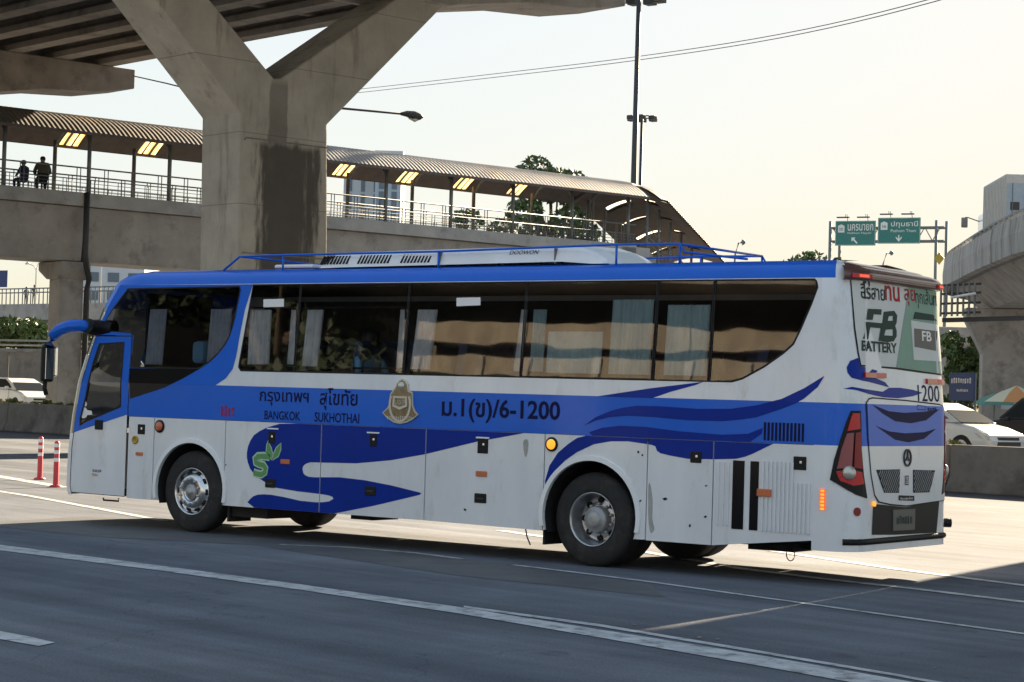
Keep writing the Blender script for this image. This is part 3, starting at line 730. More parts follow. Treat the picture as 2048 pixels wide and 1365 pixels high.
B().box((2.4, .4, .30), (2.75, .9, .43)).box((1.0, 1.6, .30), (3.9, 2.1, .42)).build('air_tank', 'chassis', bus)
B().tube([(5.3, .03, .40), (5.33, .03, .28), (5.38, .03, .19)], .008, 6).build('hanging_strap', 'black_plastic', bus)
B().box((7.9, .55, .29), (8.45, 1.0, .45)).box((7.4, .8, .32), (8.9, 1.7, .47)).tube([(8.1, .5, .36), (8.5, .4, .36)], .05).build('exhaust', 'chassis', bus)
hp = (8.559,0.323)
B().tube([(8.5+.05*math.sin(t), .4, .33+.07*math.cos(t)-.05) for t in [2*math.pi*k/14 for k in range(15)]], .006, 6).build('wire_loop', 'steel_dark', bus)

# ---- mirror on its curved arm
ap = [(*(-1.971,2.626), .06), (*(-2.066,2.648), -.06), (*(-2.196,2.638), -.12), (*(-2.334,2.588), -.17), (*(-2.434,2.491), -.20), (*(-2.475,2.382), -.22)]
ap = [(x, y, z) for (x, z, y) in ap]
ma = B().tube(ap, [.085, .085, .088, .085, .08, .072], 12).build('mirror_arm', 'blue', bus)
B().tube([(-1.60, .13, ap[0][2]), (ap[0][0]+.02, .06, ap[0][2]), (ap[1][0]+.12, -.03, ap[1][2])], .105, 12).build('mirror_socket', 'black_plastic', ma)
mx0, mzt = (-2.471,2.354); mzb = (-2.465,1.855)[1]
B().box((mx0-.09, -.31, mzb+.02), (mx0+.01, -.12, mzt+.03)).build('mirror_housing', 'black_plastic', ma, bevel=.04)
B().box((mx0+.011, -.295, mzb+.06), (mx0+.020, -.14, mzt-.02)).build('mirror_glass', 'chrome', ma, bevel=.004)
B().box((mx0-.03, -.135, mzb+.10), (mx0+.045, -.10, mzt)).build('mirror_trim', 'chrome', ma, bevel=.02)
B().tube([(mx0-.04, -.24, mzb+.05), (mx0-.05, -.24, mzb-.06), (mx0-.01, -.24, mzb-.15)], .03, 8).build('mirror_foot', 'black_plastic', ma)
B().tube([(-1.75, BW-.1, 2.62), (-2.3, BW+.1, 2.64), (-2.65, BW+.2, 2.5), (-2.72, BW+.2, 2.2)], .08, 12).build('mirror_arm', 'blue', bus)

# ---- roof: air conditioner and rack
def acpoly(x0, x1, zt, fr, rr): return [(x0, 3.385), (x0+fr*.35, 3.46), (x0+fr*.8, zt-.02), (x0+fr, zt), (x1-rr, zt+.01), (x1-rr*.5, zt-.03), (x1-.1*rr, 3.47), (x1, 3.385)]
ac = B()
prof = [(1.73,3.40),(1.83,3.45),(1.95,3.55),(2.02,3.585),(2.2,3.605),(5.5,3.63),(5.72,3.615),(5.92,3.56),(6.08,3.47),(6.14,3.40)]
rows = []
for (y, dz, dx) in ((.30,-.2,0),(.34,-.06,0),(.40,-.02,0),(.55,.005,.04),(1.1,.02,.06),(1.6,0,-.1),(1.8,-.04,-.3),(1.88,-.2,-.45)):
    rows.append([(x+(dx if x > 4 else 0), y, max(3.40, z+dz)) for (x, z) in prof])
n = len(prof); V = [p for r_ in rows for p in r_]
ac.add(V, [[i*n+k, i*n+k+1, (i+1)*n+k+1, (i+1)*n+k] for i in range(len(rows)-1) for k in range(n-1)], 0, False)
acu = ac.build('air_conditioner', 'white_paint', bus, bevel=.012)
lm = B().prism([(-.016,-.055),(.010,-.055),(.040,.055),(.014,.055)], 1, -.004, .02).mesh('vent_slot', 'black_plastic')
for grp in (((1.863,3.503)[0], 9), ((2.466,3.506)[0], 10), ((3.146,3.508)[0], 9)):
    for k in range(grp[1]):
        o = bpy.data.objects.new('vent_slot', lm); link(o, acu); o.location = (grp[0]+k*.052, .325, 3.50); o.rotation_euler = (R(-22), 0, 0)
B().box((3.72, .305, 3.40), (3.745, .36, 3.57)).build('seam', 'steel_grey', acu); B().box((5.40, .305, 3.41), (5.42, .36, 3.585)).build('seam', 'steel_grey', acu)
for x in (2.5, 3.2, 3.85, 4.6, 5.2, 5.5):
    B().lathe([(0, -.012), (.022, -.012), (.025, 0)], 1, 10, (x, .335, 3.435)).build('bolt', 'black_plastic', acu)
def ACF(p, off): return (p[0], .30+.04*(p[1]-3.435)/.14-off, p[1])
lettering('maker_lettering', 'DOOWON', ACF, .006, ((4.751,3.49)[0], 3.525, (5.171,3.518)[0], 3.572), 'ink', acu, shear=.3)
rk = B(); q = .015
rk.tube([(.22,.28,3.39),(.5,.28,3.565),(.9,.28,3.57),(3.8,.28,3.575),(6.3,.28,3.61),(7.1,.28,3.60),(7.16,.28,3.51),(7.95,.28,3.42)], q, 6)
rk.tube([(.22,2.14,3.39),(.5,2.14,3.565),(.9,2.14,3.57),(3.8,2.14,3.575),(6.3,2.14,3.61),(7.1,2.14,3.60),(7.16,2.14,3.51),(7.95,2.14,3.42)], q, 6)
rk.tube([(7.1,.28,3.60),(7.1,2.14,3.60)], q, 6); rk.tube([(.5,.28,3.565),(.5,2.14,3.565)], q, 6)
for x in (1.25, 3.74, 6.27, 7.1):
    z = 3.565+max(0, x-3.8)*.012
    rk.tube([(x,.28,3.36),(x,.28,z)], q*.9, 6); rk.tube([(x,2.14,3.36),(x,2.14,z)], q*.9, 6)
rk.build('roof_rack', 'blue', bus)
B().box((.9, .5, 3.42), (1.55, 1.6, 3.47)).build('roof_hatch', 'white_paint', bus, bevel=.02)

# ---- rear
hatch = [(0.369,1.911),(0.411,1.943),(0.495,1.955),(1.294,1.941),(2.167,1.911),(2.251,1.89),(2.347,1.851),(2.344,1.528),(2.34,1.139),(2.339,0.999),(2.509,0.868),(1.728,0.843),(1.31,0.826),(0.916,0.852),(0.64,0.885),(0.545,0.954),(0.463,1.164),(0.394,1.527)]
hat = conform('engine_hatch', [hatch], REAR, .010, ['silver', 'blue'], bus, thick=.015, ycuts=(1.46, 1.9), step=.12)
for pl in hat.data.polygons:
    if 1.46 < pl.center.z < 1.9: pl.material_index = 1
conform('hatch_seal', [shrink(hatch, -.016), shrink(hatch, -.002)], REAR, .006, 'black_plastic', hat, ycuts=(1.46, 1.9), step=.15)
for P in ([(0.477,1.892),(0.871,1.829),(1.252,1.817),(1.746,1.834),(2.153,1.866),(1.798,1.741),(1.414,1.706),(1.029,1.724),(0.714,1.806)], [(0.547,1.674),(0.87,1.617),(1.251,1.598),(1.745,1.61),(2.059,1.65),(1.745,1.539),(1.35,1.501),(1.028,1.528)]):
    conform('air_slot', [P], REAR, .013, 'ink', hat, step=.2)
for P in ([(0.558,1.215),(1.137,1.214),(1.112,0.964),(0.747,0.971)], [(1.462,1.205),(2.03,1.193),(1.884,0.954),(1.461,0.957)]):
    g = conform('engine_grille', [P], REAR, .014, 'black_plastic', hat, step=.3)
    xs2 = [p[0] for p in P]; zs2 = [p[1] for p in P]
    for k in range(-4, 12):
        a, b = (min(xs2)+k*.05, min(zs2)+.01), (min(xs2)+k*.05+.2, max(zs2)-.01)
        pts = [q_ for q_ in [(a[0]+(b[0]-a[0])*t/10, a[1]+(b[1]-a[1])*t/10) for t in range(11)] if inside(q_, [P])]
        if len(pts) > 2: B().bar(REAR(pts[0], .018), REAR(pts[-1], .018), .008, .006).build('grille_bar', 'hub_grey', g)
sc = (1.312,1.335); star = bpy.data.objects.new('star_badge', None); link(star, hat)
rg = [(sc[0]+.095*math.cos(t), sc[1]+.095*math.sin(t)) for t in [2*math.pi*k/28 for k in range(28)]]
conform('badge_ring', [rg, shrink(rg, .018)], REAR, .026, 'steel_dark', star, thick=.014)
for k in range(3):
    a = R(90+120*k); b1 = [(sc[0]+.085*math.cos(a), sc[1]+.085*math.sin(a)), (sc[0]+.02*math.cos(a+1), sc[1]+.02*math.sin(a+1)), (sc[0], sc[1]), (sc[0]+.02*math.cos(a-1), sc[1]+.02*math.sin(a-1))]
    conform('badge_point', [b1], REAR, .026, 'steel_dark', star, thick=.012)
bc = (1.298,1.094); P = [(bc[0]-.045, bc[1]-.05), (bc[0]+.045, bc[1]-.05), (bc[0]+.045, bc[1]+.05), (bc[0]-.045, bc[1]+.05)]
conform('small_badge', [P, shrink(P, .016)], REAR, .016, 'steel_dark', hat); lettering('badge_letter', 'B', REAR, .016, (bc[0]-.02, bc[1]-.03, bc[0]+.02, bc[1]+.03), 'steel_dark', hat)
P = [(1.099,0.938),(1.486,0.924),(1.486,0.87),(1.099,0.885)]; conform('name_plate', [P], REAR, .016, 'black_plastic', hat)
lettering('name_lettering', 'Mercedes-Benz', REAR, .018, LB((1.136,0.889), (1.448,0.914)), 'reflect_white', hat)
P = [(1.568,1.908),(1.798,1.9),(1.798,1.851),(1.567,1.853)]
conform('small_label', [P, shrink(P, .01)], REAR, .013, 'ink', hat); unreadable('small_label', REAR, .013, LB((1.837,1.846), (2.086,1.887)), 4, 'ink', hat, 4)
# bumper insert, plate, reversing lamp
P = [(0.509,0.862),(1.31,0.805),(2.16,0.866),(2.078,0.505),(1.036,0.521),(0.473,0.541)]
bmp = conform('bumper_insert', [P], REAR, .006, 'black_plastic', bus, step=.2)
P = [(0.964,0.787),(1.511,0.784),(1.497,0.558),(0.963,0.566)]
pl = conform('licence_plate', [P], REAR, .016, 'ad_grey', bus, thick=.01)
unreadable('plate_number', REAR, .019, LB((1.037,0.627), (1.435,0.721)), 6, 'ad_dark', pl, 5)
tb = B(); 
for k in range(25):
    pass
tb.tube([REAR((.05+(BW-.1)/24*k, .47), -.005) for k in range(25)], .035, 8).build('bumper_edge', 'black_plastic', bus)
conform('reflector', [arc(*(0.221,0.785), .045, 0, 342, 18)], REAR, .012, 'lens_dark_red', bus, thick=.012)
conform('reflector', [arc(*(0.498,0.862), .028, 0, 342, 14)], REAR, .03, 'lamp_amber', bus, thick=.02)
tp = (2.336,0.6); B().tube([REAR((BW-.14, tp[1]), .0), REAR((BW-.14, tp[1]), .09)], .05, 12).build('bumper_stop', 'black_plastic', bus)
# tail lamps
LAMP = [(0.141,1.823),(0.264,1.826),(0.272,1.682),(0.279,1.424),(0.311,1.166),(0.367,0.922),(0.208,0.96),(0.075,1.02),(-0.08,1.107),(-0.043,1.314),(0.017,1.522),(0.081,1.703)]
def mirror(P): return [(BW-x, z) for (x, z) in P][::-1]
for mir in (False, True):
    f = mirror if mir else (lambda P: P)
    l = conform('tail_lamp', [f(LAMP)], REAR, .012, 'black_plastic', bus, thick=.03, step=.06)
    top = f([(0.153,1.798),(0.242,1.8),(0.249,1.64),(0.094,1.616),(0.117,1.704)]); conform('red_lens', [top], REAR, .022, 'lens_red', l, thick=.012, step=.06)
    mid = f([(0.088,1.59),(0.167,1.597),(0.143,1.242),(-0.012,1.222),(0.028,1.419)]); conform('smoked_lens', [mid], REAR, .022, 'lens_smoke', l, thick=.012, step=.06)
    mid = f([(0.186,1.598),(0.256,1.609),(0.264,1.424),(0.287,1.228),(0.168,1.237)]); conform('red_lens', [mid], REAR, .024, 'lens_dark_red', l, thick=.012, step=.06)
    low = f([(-0.022,1.196),(0.131,1.221),(0.279,1.192),(0.311,1.073),(0.168,1.052),(0.02,1.1)]); conform('red_lens', [low], REAR, .018, 'lens_red', l, thick=.008, step=.06)
    cpt = f([(0.113,1.185)])[0]; n_ = Vector(REAR(cpt, 1))-Vector(REAR(cpt, 0)); base = Vector(REAR(cpt, .015))
    lb = B().tube([base, base+n_*.02, base+n_*.045, base+n_*.055], [.075, .07, .045, .01], 16).build('reversing_lamp', 'pale_metal', l)
# side repeater beside the lamp
P = [(-0.168,1.009),(-0.12,1.012),(-0.117,0.796),(-0.165,0.793)]
sr = conform('side_repeater', [P], REAR, .012, 'lamp_red_on', bus, thick=.012)
for k in range(6):
    z = P[0][1]-.02-k*.037; w = sum(p[0] for p in P)/4
    conform('led', [[(w-.016, z-.012), (w+.016, z-.012), (w+.016, z+.012), (w-.016, z+.012)]], REAR, .015, 'lamp_amber', sr)
# rear window with advertising film
WIN = [(0.142,3.183),(0.583,3.205),(1.068,3.225),(1.454,3.228),(1.888,3.211),(2.385,3.169),(2.383,3.114),(2.379,3.024),(2.36,2.393),(2.356,2.259),(1.714,2.28),(1.099,2.301),(0.286,2.303),(0.249,2.432),(0.199,2.69)]
rw = conform('rear_window', [WIN], REAR, .006, 'ad_white', bus, step=.12)
conform('window_seal', [shrink(WIN, -.022), shrink(WIN, -.001)], REAR, .004, 'black_plastic', rw, step=.12)
conform('poster_green', [[(1.516,3.215),(1.428,2.998),(1.099,2.301),(1.714,2.28),(2.356,2.264),(2.36,2.393),(2.379,3.024),(2.383,3.108),(2.385,3.163),(1.888,3.205)]], REAR, .009, 'ad_green', rw, step=.15)
conform('poster_battery', [[(1.521,2.823),(2.373,2.805),(2.415,2.399),(1.548,2.395)]], REAR, .011, 'ad_white', rw, step=.2)
conform('poster_battery_label', [[(1.588,2.739),(2.254,2.734),(2.173,2.51),(1.577,2.537)]], REAR, .013, 'ad_grey', rw, step=.2)
conform('poster_battery_handle', [[(1.635,2.922),(2.116,2.913),(2.289,2.846),(1.574,2.842)]], REAR, .011, 'ad_dark', rw, step=.2)
lettering('poster_lettering', 'FB', REAR, .015, LB((1.779,2.611), (2.026,2.72)), 'reflect_white', rw, bold=.02)
conform('poster_mark', [[(0.49,2.895),(0.813,2.906),(0.795,2.847),(0.615,2.843),(0.585,2.784),(0.442,2.777)]], REAR, .009, 'ad_dark', rw)
def zq(x, y): return None
FBP = [(0.859,2.882),(1.118,2.906),(1.187,2.861),(1.165,2.78),(1.125,2.746),(1.156,2.693),(1.149,2.634),(1.069,2.577),(0.92,2.561),(0.704,2.568),(0.767,2.703),(0.517,2.702),(0.456,2.574),(0.308,2.575),(0.428,2.756),(0.809,2.758)]
FBH1 = [(0.976,2.84),(1.075,2.85),(1.069,2.796),(0.946,2.791)]; FBH2 = [(0.886,2.692),(1.058,2.705),(1.051,2.635),(0.843,2.632)]
conform('poster_mark', [FBP, FBH1, FBH2], REAR, .009, 'ad_dark', rw)
lettering('poster_lettering', 'BATTERY', REAR, .009, LB((0.289,2.449), (1.14,2.559)), 'ad_dark', rw, bold=.03)
lettering('poster_lettering', 'ฮีโร่สาย', REAR, .010, LB((0.282,2.997), (0.904,3.183)), 'ad_dark', rw, bold=.012)
lettering('poster_lettering', 'ทน', REAR, .010, LB((0.909,3.007), (1.271,3.168)), 'red_ink', rw, bold=.02)
lettering('poster_lettering', 'ลุย', REAR, .011, LB((1.388,2.98), (1.663,3.164)), 'red_ink', rw, bold=.012)
lettering('poster_lettering', 'ทุกเส้นทาง', REAR, .011, LB((1.666,2.967), (2.386,3.186)), 'ad_dark', rw, bold=.012)
# rear graphics
conform('navy_swoosh', [[(0.24,2.374),(0.128,2.339),(0.084,2.271),(0.096,2.214),(0.147,2.164),(0.308,2.138),(0.642,2.109),(0.916,2.083),(0.824,2.134),(0.613,2.171),(0.569,2.207),(0.657,2.251),(0.286,2.287)]], REAR, .003, 'navy', bus, step=.1)
conform('navy_swoosh', [[(0.044,2.048),(0.153,2.071),(0.356,2.051),(0.753,2.033),(0.915,2.078),(1.186,2.084),(1.498,2.069),(1.75,2.041),(1.489,1.998),(1.111,1.97),(0.746,1.975),(0.394,2.005),(0.193,2.041)]], REAR, .003, 'navy', bus, step=.12)
lettering('fleet_number', '1200', REAR, .004, LB((1.623,1.946), (2.19,2.127)), 'ink', bus)
unreadable('small_label', REAR, .004, LB((2.524,1.973), (2.351,2.086)), 2, 'ink', bus, 6)
for P in ([(0.326,2.226),(0.823,2.229),(0.817,2.176),(0.325,2.174)], [(1.846,2.196),(2.354,2.198),(2.353,2.142),(1.84,2.141)]):
    c_ = conform('clearance_lamp', [P], REAR, .025, 'lens_red', bus, thick=.024, step=.1)
    Lh = [P[0], ((P[0][0]+P[1][0])/2, P[0][1]), ((P[0][0]+P[1][0])/2, P[3][1]), P[3]]
    conform('lamp_half', [Lh], REAR, .027, 'amber_dull', c_)
# brown lip over the rear window with brake lamps
for k in (0,):
    pts = [(.02+(BW-.04)/24*i, 0) for i in range(25)]
    lip = B(); V = []
    for (w, _) in pts:
        for (z, o) in ((3.18,.006),(3.195,.075),(3.255,.085),(3.30,.05),(3.335,-.03)): V.append(REAR((w, z), o))
    lip.add(V, [[i*5+j, i*5+j+1, (i+1)*5+j+1, (i+1)*5+j] for i in range(24) for j in range(4)], 0, True)
    lp = lip.build('rear_lip', 'brown_trim', bus)
    for (a, b) in ((.10,.36), (BW-.47,BW-.17)):
        conform('brake_lamp', [[(a,3.205),(b,3.205),(b,3.25),(a,3.25)]], REAR, .094, 'lens_red', lp, thick=.02, step=.1)
        conform('brake_glow', [[(a+.08,3.213),(b-.05,3.213),(b-.05,3.242),(a+.08,3.242)]], REAR, .097, 'lamp_red_on', lp, step=.1)

# ---- interior: seats, curtains, lining
def seat_mesh():
    b = B(); b.box((-.02, 0, .42), (.46, .44, .52)); b.prism([(.42,.45),(.52,.45),(.66,1.10),(.62,1.16),(.54,1.14)], 1, 0, .44); return b
sm = seat_mesh().mesh('seat', 'seat_cloth')
hm = B().box((.52, .03, .96), (.66, .41, 1.18)).mesh('head_cover', 'head_cover')
for k in range(11):
    for (y, yy) in ((.16, 0), (.62, 1), (1.36, 2), (1.82, 3)):
        if k == 0 and yy > 1: continue
        o = bpy.data.objects.new('seat', sm); link(o, bus); o.location = (-.35+k*.80, y, 1.34)
hc = B().box((-.02, 0, 0), (.20, .42, .30)).build('head_cover', 'head_cover', bus, bevel=.06); hc.location = (-.12, .10, 2.17)
def curtain(x0, x1, z0, z1, m, y=.06, folds=None, skew=0):
    n = folds or max(4, int((x1-x0)/.035)); nv = n*4; V = []; 
    for i in range(nv+1):
        t = i/nv; x = x0+(x1-x0)*t
        for (zz, sk) in ((z0, skew), ((z0+z1)/2, skew*.4), (z1, 0)):
            V.append((x+sk, s_in(zz)+y+.030*math.sin(t*n*2*math.pi)+.012*math.sin(t*31), zz))
    b = B().add(V, [[i*3+j, i*3+j+1, i*3+4+j, i*3+3+j] for i in range(nv) for j in range(2)], 0, True)
    return b.build('curtain', m, bus)
for (a, b, m, sk) in ((484,535,'curtain',.03), (573,590,'curtain',0), (603,640,'curtain',-.03), (789,808,'curtain',0), (824,872,'curtain',-.05), (1034,1046,'curtain',-.05), (1060,1100,'curtain_blue',0)):
    curtain({484:(0.852,2.55),573:(1.555,2.554),603:(1.82,2.556),789:(3.301,2.566),824:(3.568,2.567),1034:(5.091,2.577),1060:(5.26,2.578)}[a][0], {535:(1.228,2.552),590:(1.696,2.555),640:(2.09,2.558),808:(3.439,2.566),872:(3.87,2.569),1046:(5.175,2.578),1100:(5.448,2.579)}[b][0], 2.16, 2.87, m, skew=sk)
curtain((6.334,2.529)[0], (6.877,2.534)[0], 2.15, 2.98, 'curtain_blue', folds=9)
curtain((7.056,2.535)[0], (7.598,2.539)[0], 2.15, 2.92, 'curtain_blue', folds=7)
curtain((5.487,2.523)[0], (6.234,2.528)[0], 2.15, 2.62, 'curtain_blue', folds=6)
curtain((-0.946,2.604)[0], (-0.622,2.606)[0], 2.15, 2.88, 'curtain', folds=5)
curtain((0.163,2.61)[0], (0.541,2.612)[0], 2.15, 2.88, 'curtain', folds=6)
B().box((-1.14, .25, 1.34), (-1.10, 1.45, 3.1)).build('added_blocking_panel', 'interior', bus)  # dark panel added to block the view through, so the front window stays dark
B().box((-1.3, .30, 3.16), (8.9, BW-.30, 3.19)).box((-1.0, BW-.16, 1.34), (8.9, BW-.13, 3.1)).box((8.86, .2, 1.34), (8.9, BW-.2, 3.1)).build('lining', 'interior', bus)
B().box((-1.2, 1.3, 1.34), (-1.16, BW-.13, 2.6)).box((-2.2, .5, 1.30), (-1.9, BW-.3, 1.62)).build('dashboard', 'interior', bus)

# scuffs and rust specks on the rear flaps
for (c, r) in (((6.812,1.298),.014), ((6.865,1.267),.012), ((6.856,0.77),.012), ((7.168,0.808),.016), ((7.491,0.535),.014), ((7.68,0.643),.012), ((7.682,0.974),.011), ((6.937,1.439),.012), ((4.46,0.538),.012), ((2.718,0.501),.010), ((0.646,0.895),.010)):
    conform('scuff_mark', [[(c[0]+r*(1+.5*math.sin(k*2.3+c[0]*9))*math.cos(k*1.05)*1.5, c[1]+r*(1+.4*math.cos(k*1.7+c[1]*7))*math.sin(k*1.05)) for k in range(6)]], SIDE, .003, 'chassis', bus)
mat('grime', (.36, .36, .35), .7, var=.25, vscale=6)
for (pts) in ([(6.944,1.003),(6.992,0.924),(7.017,0.735),(7.01,0.571),(7.058,0.455),(6.97,0.406)], [(5.256,1.379),(5.339,1.393),(5.331,1.239),(5.299,1.164),(5.267,1.265)]):
    conform('grime_patch', [smooth_loop(pts, 2)], SIDE, .002, 'grime', bus)
# ================================================================== THE PLACE
def between(name, p, q, **kw):
    """Empty at p (z = 0) whose local x axis runs towards q; returns it and the run length"""
    d = Vector((q[0]-p[0], q[1]-p[1])); e = empty(name, (p[0], p[1], 0), math.atan2(d.y, d.x), **kw)
    return e, d.length
def loc2(e, x, y, z=0):
    a = e.rotation_euler.z; return (e.location.x+x*math.cos(a)-y*math.sin(a), e.location.y+x*math.sin(a)+y*math.cos(a), z)

# ---- ground and road markings
B().box((-900, -500, -.5), (700, 1200, 0)).build('ground', 'asphalt', kind='structure')
def sheet(name, poly, z, m, **kw):
    v, f = fill2d([poly]); return B().add([(x, y, z) for (x, y) in v], f).build(name, m, kind='structure', **kw)
def line_strip(name, pts, w, z=.006, m='road_white'): return sheet(name, strip(pts, w), z, m)
up_ = [(-8.25,-2.41),(-2.84,-3.04),(0.42,-3.42),(3.26,-3.84),(5.69,-4.23),(7.97,-4.69),(9.76,-5.18),(11.38,-5.62),(12.73,-6.08),(14.06,-6.54),(16.04,-7.24)]
lo_ = [(16.14,-7.65),(14.23,-7),(12.63,-6.48),(11.69,-6.17),(10.07,-5.65),(8.29,-5.12),(6.05,-4.64),(3.69,-4.26),(1.03,-3.94),(-2.06,-3.61),(-7.24,-3.03)]
sheet('lane_line', up_+lo_, .006, 'road_white')
up_ = [(7.91,-4.56),(9.53,-4.84),(11.24,-5.37),(12.7,-5.85),(13.97,-6.32),(16,-7.1)]; lo_ = [(16.02,-7.19),(14.01,-6.43),(12.76,-5.97),(11.32,-5.51),(9.64,-5),(8.01,-4.7)]
sheet('lane_line', up_+lo_, .006, 'road_white')
sheet('lane_dash', [(5.81,-8.65),(6.84,-8.88),(7.24,-8.94),(7.62,-9.04),(7.7,-9.26),(7.22,-9.2),(6.09,-8.97)], .006, 'road_white')
for seg in ([(2.1,-0.55),(2.88,-0.17),(3.86,-0.15),(4.72,-0.37)], [(5.56,-0.55),(6.6,-0.77),(7.66,-1.05),(8.75,-1.41),(9.75,-1.74),(10.96,-2.14),(12.29,-2.56),(13.51,-3.01)]):
    line_strip('lane_line', seg, .09)
line_strip('lane_line', [(6.19,4.2),(7.27,3.61),(8.61,2.88),(10.42,2.09),(12.03,1.37)], .16)
line_strip('lane_line', [(2,4.09),(4.91,2.77),(7.38,1.32),(8.59,0.92),(9.83,0.64),(11.16,0.24),(12.56,-0.21)], .16)
line_strip('lane_line', [(-20.82,8.95),(-11.09,5.21),(-8.61,4.26),(-7.34,3.8),(-4.17,2.39),(-1.71,1.3)], .16)
line_strip('lane_line', [(-24.6,13.07),(-12.98,7.97),(-9.25,6.28)], .30)
sheet('repair_patch', [(-2.57,-1.38),(-2.96,0.97),(-1.1,1.36),(4.46,-0.27),(7.81,-1.3),(8.62,-2.32),(5.88,-2.11),(1.91,-0.87),(0.08,-1.58)], .003, 'asphalt_patch')
# small stones and litter on the tarmac
for (x, y), lab in zip([(9.76,-4.67),(10.61,-5.05),(10.76,-5.03),(11.19,-5.01),(12.72,-5.32),(13.09,-5.6)], ('lone dark stone nearest the start of the double lane line', 'leftmost stone of the pair on the double lane line', 'right stone of the pair on the double lane line', 'single stone between the double line pair and the corner litter', 'left stone of the corner litter at lower right', 'stone closest to the lower right picture corner')):
    b = B(); r = rnd.uniform(.012, .022)
    b.lathe([(0, 0), (r, .001), (r*.8, r*.5), (r*.3, r*.8), (0, r*.75)], 2, 6, (0, 0, 0))
    o = b.build('pebble', 'concrete_dark'); o.location = (x, y, .004); o.scale = (1.4, 1, 1); o.rotation_euler.z = rnd.uniform(0, 6)
    tag(o, lab, 'stone', 'loose stones on the near lane')

# ---- the viaduct on its Y-shaped piers
def pier_material():
    m, nt, b = new_mat('pier_concrete'); L = nt.links.new
    b.inputs['Roughness'].default_value = .88
    tc = ND(nt, 'ShaderNodeTexCoord'); sx = ND(nt, 'ShaderNodeSeparateXYZ'); L(tc.outputs['Object'], sx.inputs[0])
    n1 = ND(nt, 'ShaderNodeTexNoise', Scale=.55, Detail=8, Roughness=.65); L(tc.outputs['Object'], n1.inputs['Vector'])
    mp = ND(nt, 'ShaderNodeMapping'); mp.inputs['Scale'].default_value = (2.2, 2.2, .35); L(tc.outputs['Object'], mp.inputs[0])
    n2 = ND(nt, 'ShaderNodeTexNoise', Scale=1.0, Detail=6, Roughness=.65); L(mp.outputs[0], n2.inputs['Vector'])
    cr = ND(nt, 'ShaderNodeValToRGB'); e = cr.color_ramp.elements; e[0].position = .25; e[1].position = .75
    e[0].color = (.27, .25, .21, 1); e[1].color = (.47, .435, .37, 1)
    L(n1.outputs[0], cr.inputs[0])
    # rain stain running down the middle of the shaft (its own outline)
    def M_(op, a, b_=None, c=None):
        n = ND(nt, 'ShaderNodeMath', operation=op)
        for k, v in enumerate((a, b_, c)):
            if v is None: continue
            if isinstance(v, (int, float)): n.inputs[k].default_value = v
            else: L(v, n.inputs[k])
        return n.outputs[0]
    wob = M_('MULTIPLY', M_('SUBTRACT', n2.outputs[0], .5), 2.6)
    dy = M_('ABSOLUTE', M_('SUBTRACT', M_('ADD', sx.outputs[1], wob), 1.42))
    st1 = ND(nt, 'ShaderNodeMapRange', interpolation_type='SMOOTHSTEP'); st1.inputs[1].default_value = 1.30; st1.inputs[2].default_value = .80; L(dy, st1.inputs[0])
    zz = ND(nt, 'ShaderNodeMapRange', interpolation_type='SMOOTHSTEP'); zz.inputs[1].default_value = 9.15; zz.inputs[2].default_value = 8.85; L(M_('ADD', sx.outputs[2], M_('MULTIPLY', wob, .25)), zz.inputs[0])
    fac = M_('MULTIPLY', M_('MULTIPLY', st1.outputs[0], zz.outputs[0]), .86)
    dy2 = M_('ABSOLUTE', M_('SUBTRACT', M_('ADD', sx.outputs[1], M_('MULTIPLY', wob, .3)), 1.02))
    st2 = ND(nt, 'ShaderNodeMapRange', interpolation_type='SMOOTHSTEP'); st2.inputs[1].default_value = .36; st2.inputs[2].default_value = .26; L(dy2, st2.inputs[0])
    zz2 = ND(nt, 'ShaderNodeMapRange'); zz2.inputs[1].default_value = 11.0; zz2.inputs[2].default_value = 10.7; L(sx.outputs[2], zz2.inputs[0])
    fac2 = M_('MULTIPLY', M_('MULTIPLY', st2.outputs[0], zz2.outputs[0]), .5)
    fm = M_('MAXIMUM', fac, fac2)
    mx = ND(nt, 'ShaderNodeMix', data_type='RGBA'); L(fm, mx.inputs[0]); L(cr.outputs[0], mx.inputs[6]); mx.inputs[7].default_value = (.035, .028, .022, 1)
    dr = ND(nt, 'ShaderNodeMapRange'); dr.inputs[1].default_value = .55; dr.inputs[2].default_value = .75; L(n2.outputs[0], dr.inputs[0])
    mx2 = ND(nt, 'ShaderNodeMix', data_type='RGBA'); L(M_('MULTIPLY', dr.outputs[0], .65), mx2.inputs[0]); L(mx.outputs[2], mx2.inputs[6]); mx2.inputs[7].default_value = (.11, .095, .075, 1)
    fr_ = M_('FRACT', M_('DIVIDE', sx.outputs[2], 2.05)); ln = M_('LESS_THAN', M_('ABSOLUTE', M_('SUBTRACT', fr_, .5)), .006)
    mx3 = ND(nt, 'ShaderNodeMix', data_type='RGBA'); L(M_('MULTIPLY', ln, .5), mx3.inputs[0]); L(mx2.outputs[2], mx3.inputs[6]); mx3.inputs[7].default_value = (.08, .07, .06, 1)
    L(mx3.outputs[2], b.inputs['Base Color'])
    bp = ND(nt, 'ShaderNodeBump', Strength=.3, Distance=.03); n3 = ND(nt, 'ShaderNodeTexNoise', Scale=9, Detail=5); L(tc.outputs['Object'], n3.inputs['Vector']); L(n3.outputs[0], bp.inputs['Height']); L(bp.outputs[0], b.inputs['Normal'])
pier_material()
VO = (-21.96, 24.26); VR = R(-12); SPAN = 30.7
via = empty('viaduct', (*VO, 0), VR, label='concrete road viaduct with rows of girders overhead', cat='viaduct')
PT = 1.95
YP = [(-.12, -.3), (3.0, -.3), (2.94,6.36), (2.8,9.76), (7.01,13.81)]
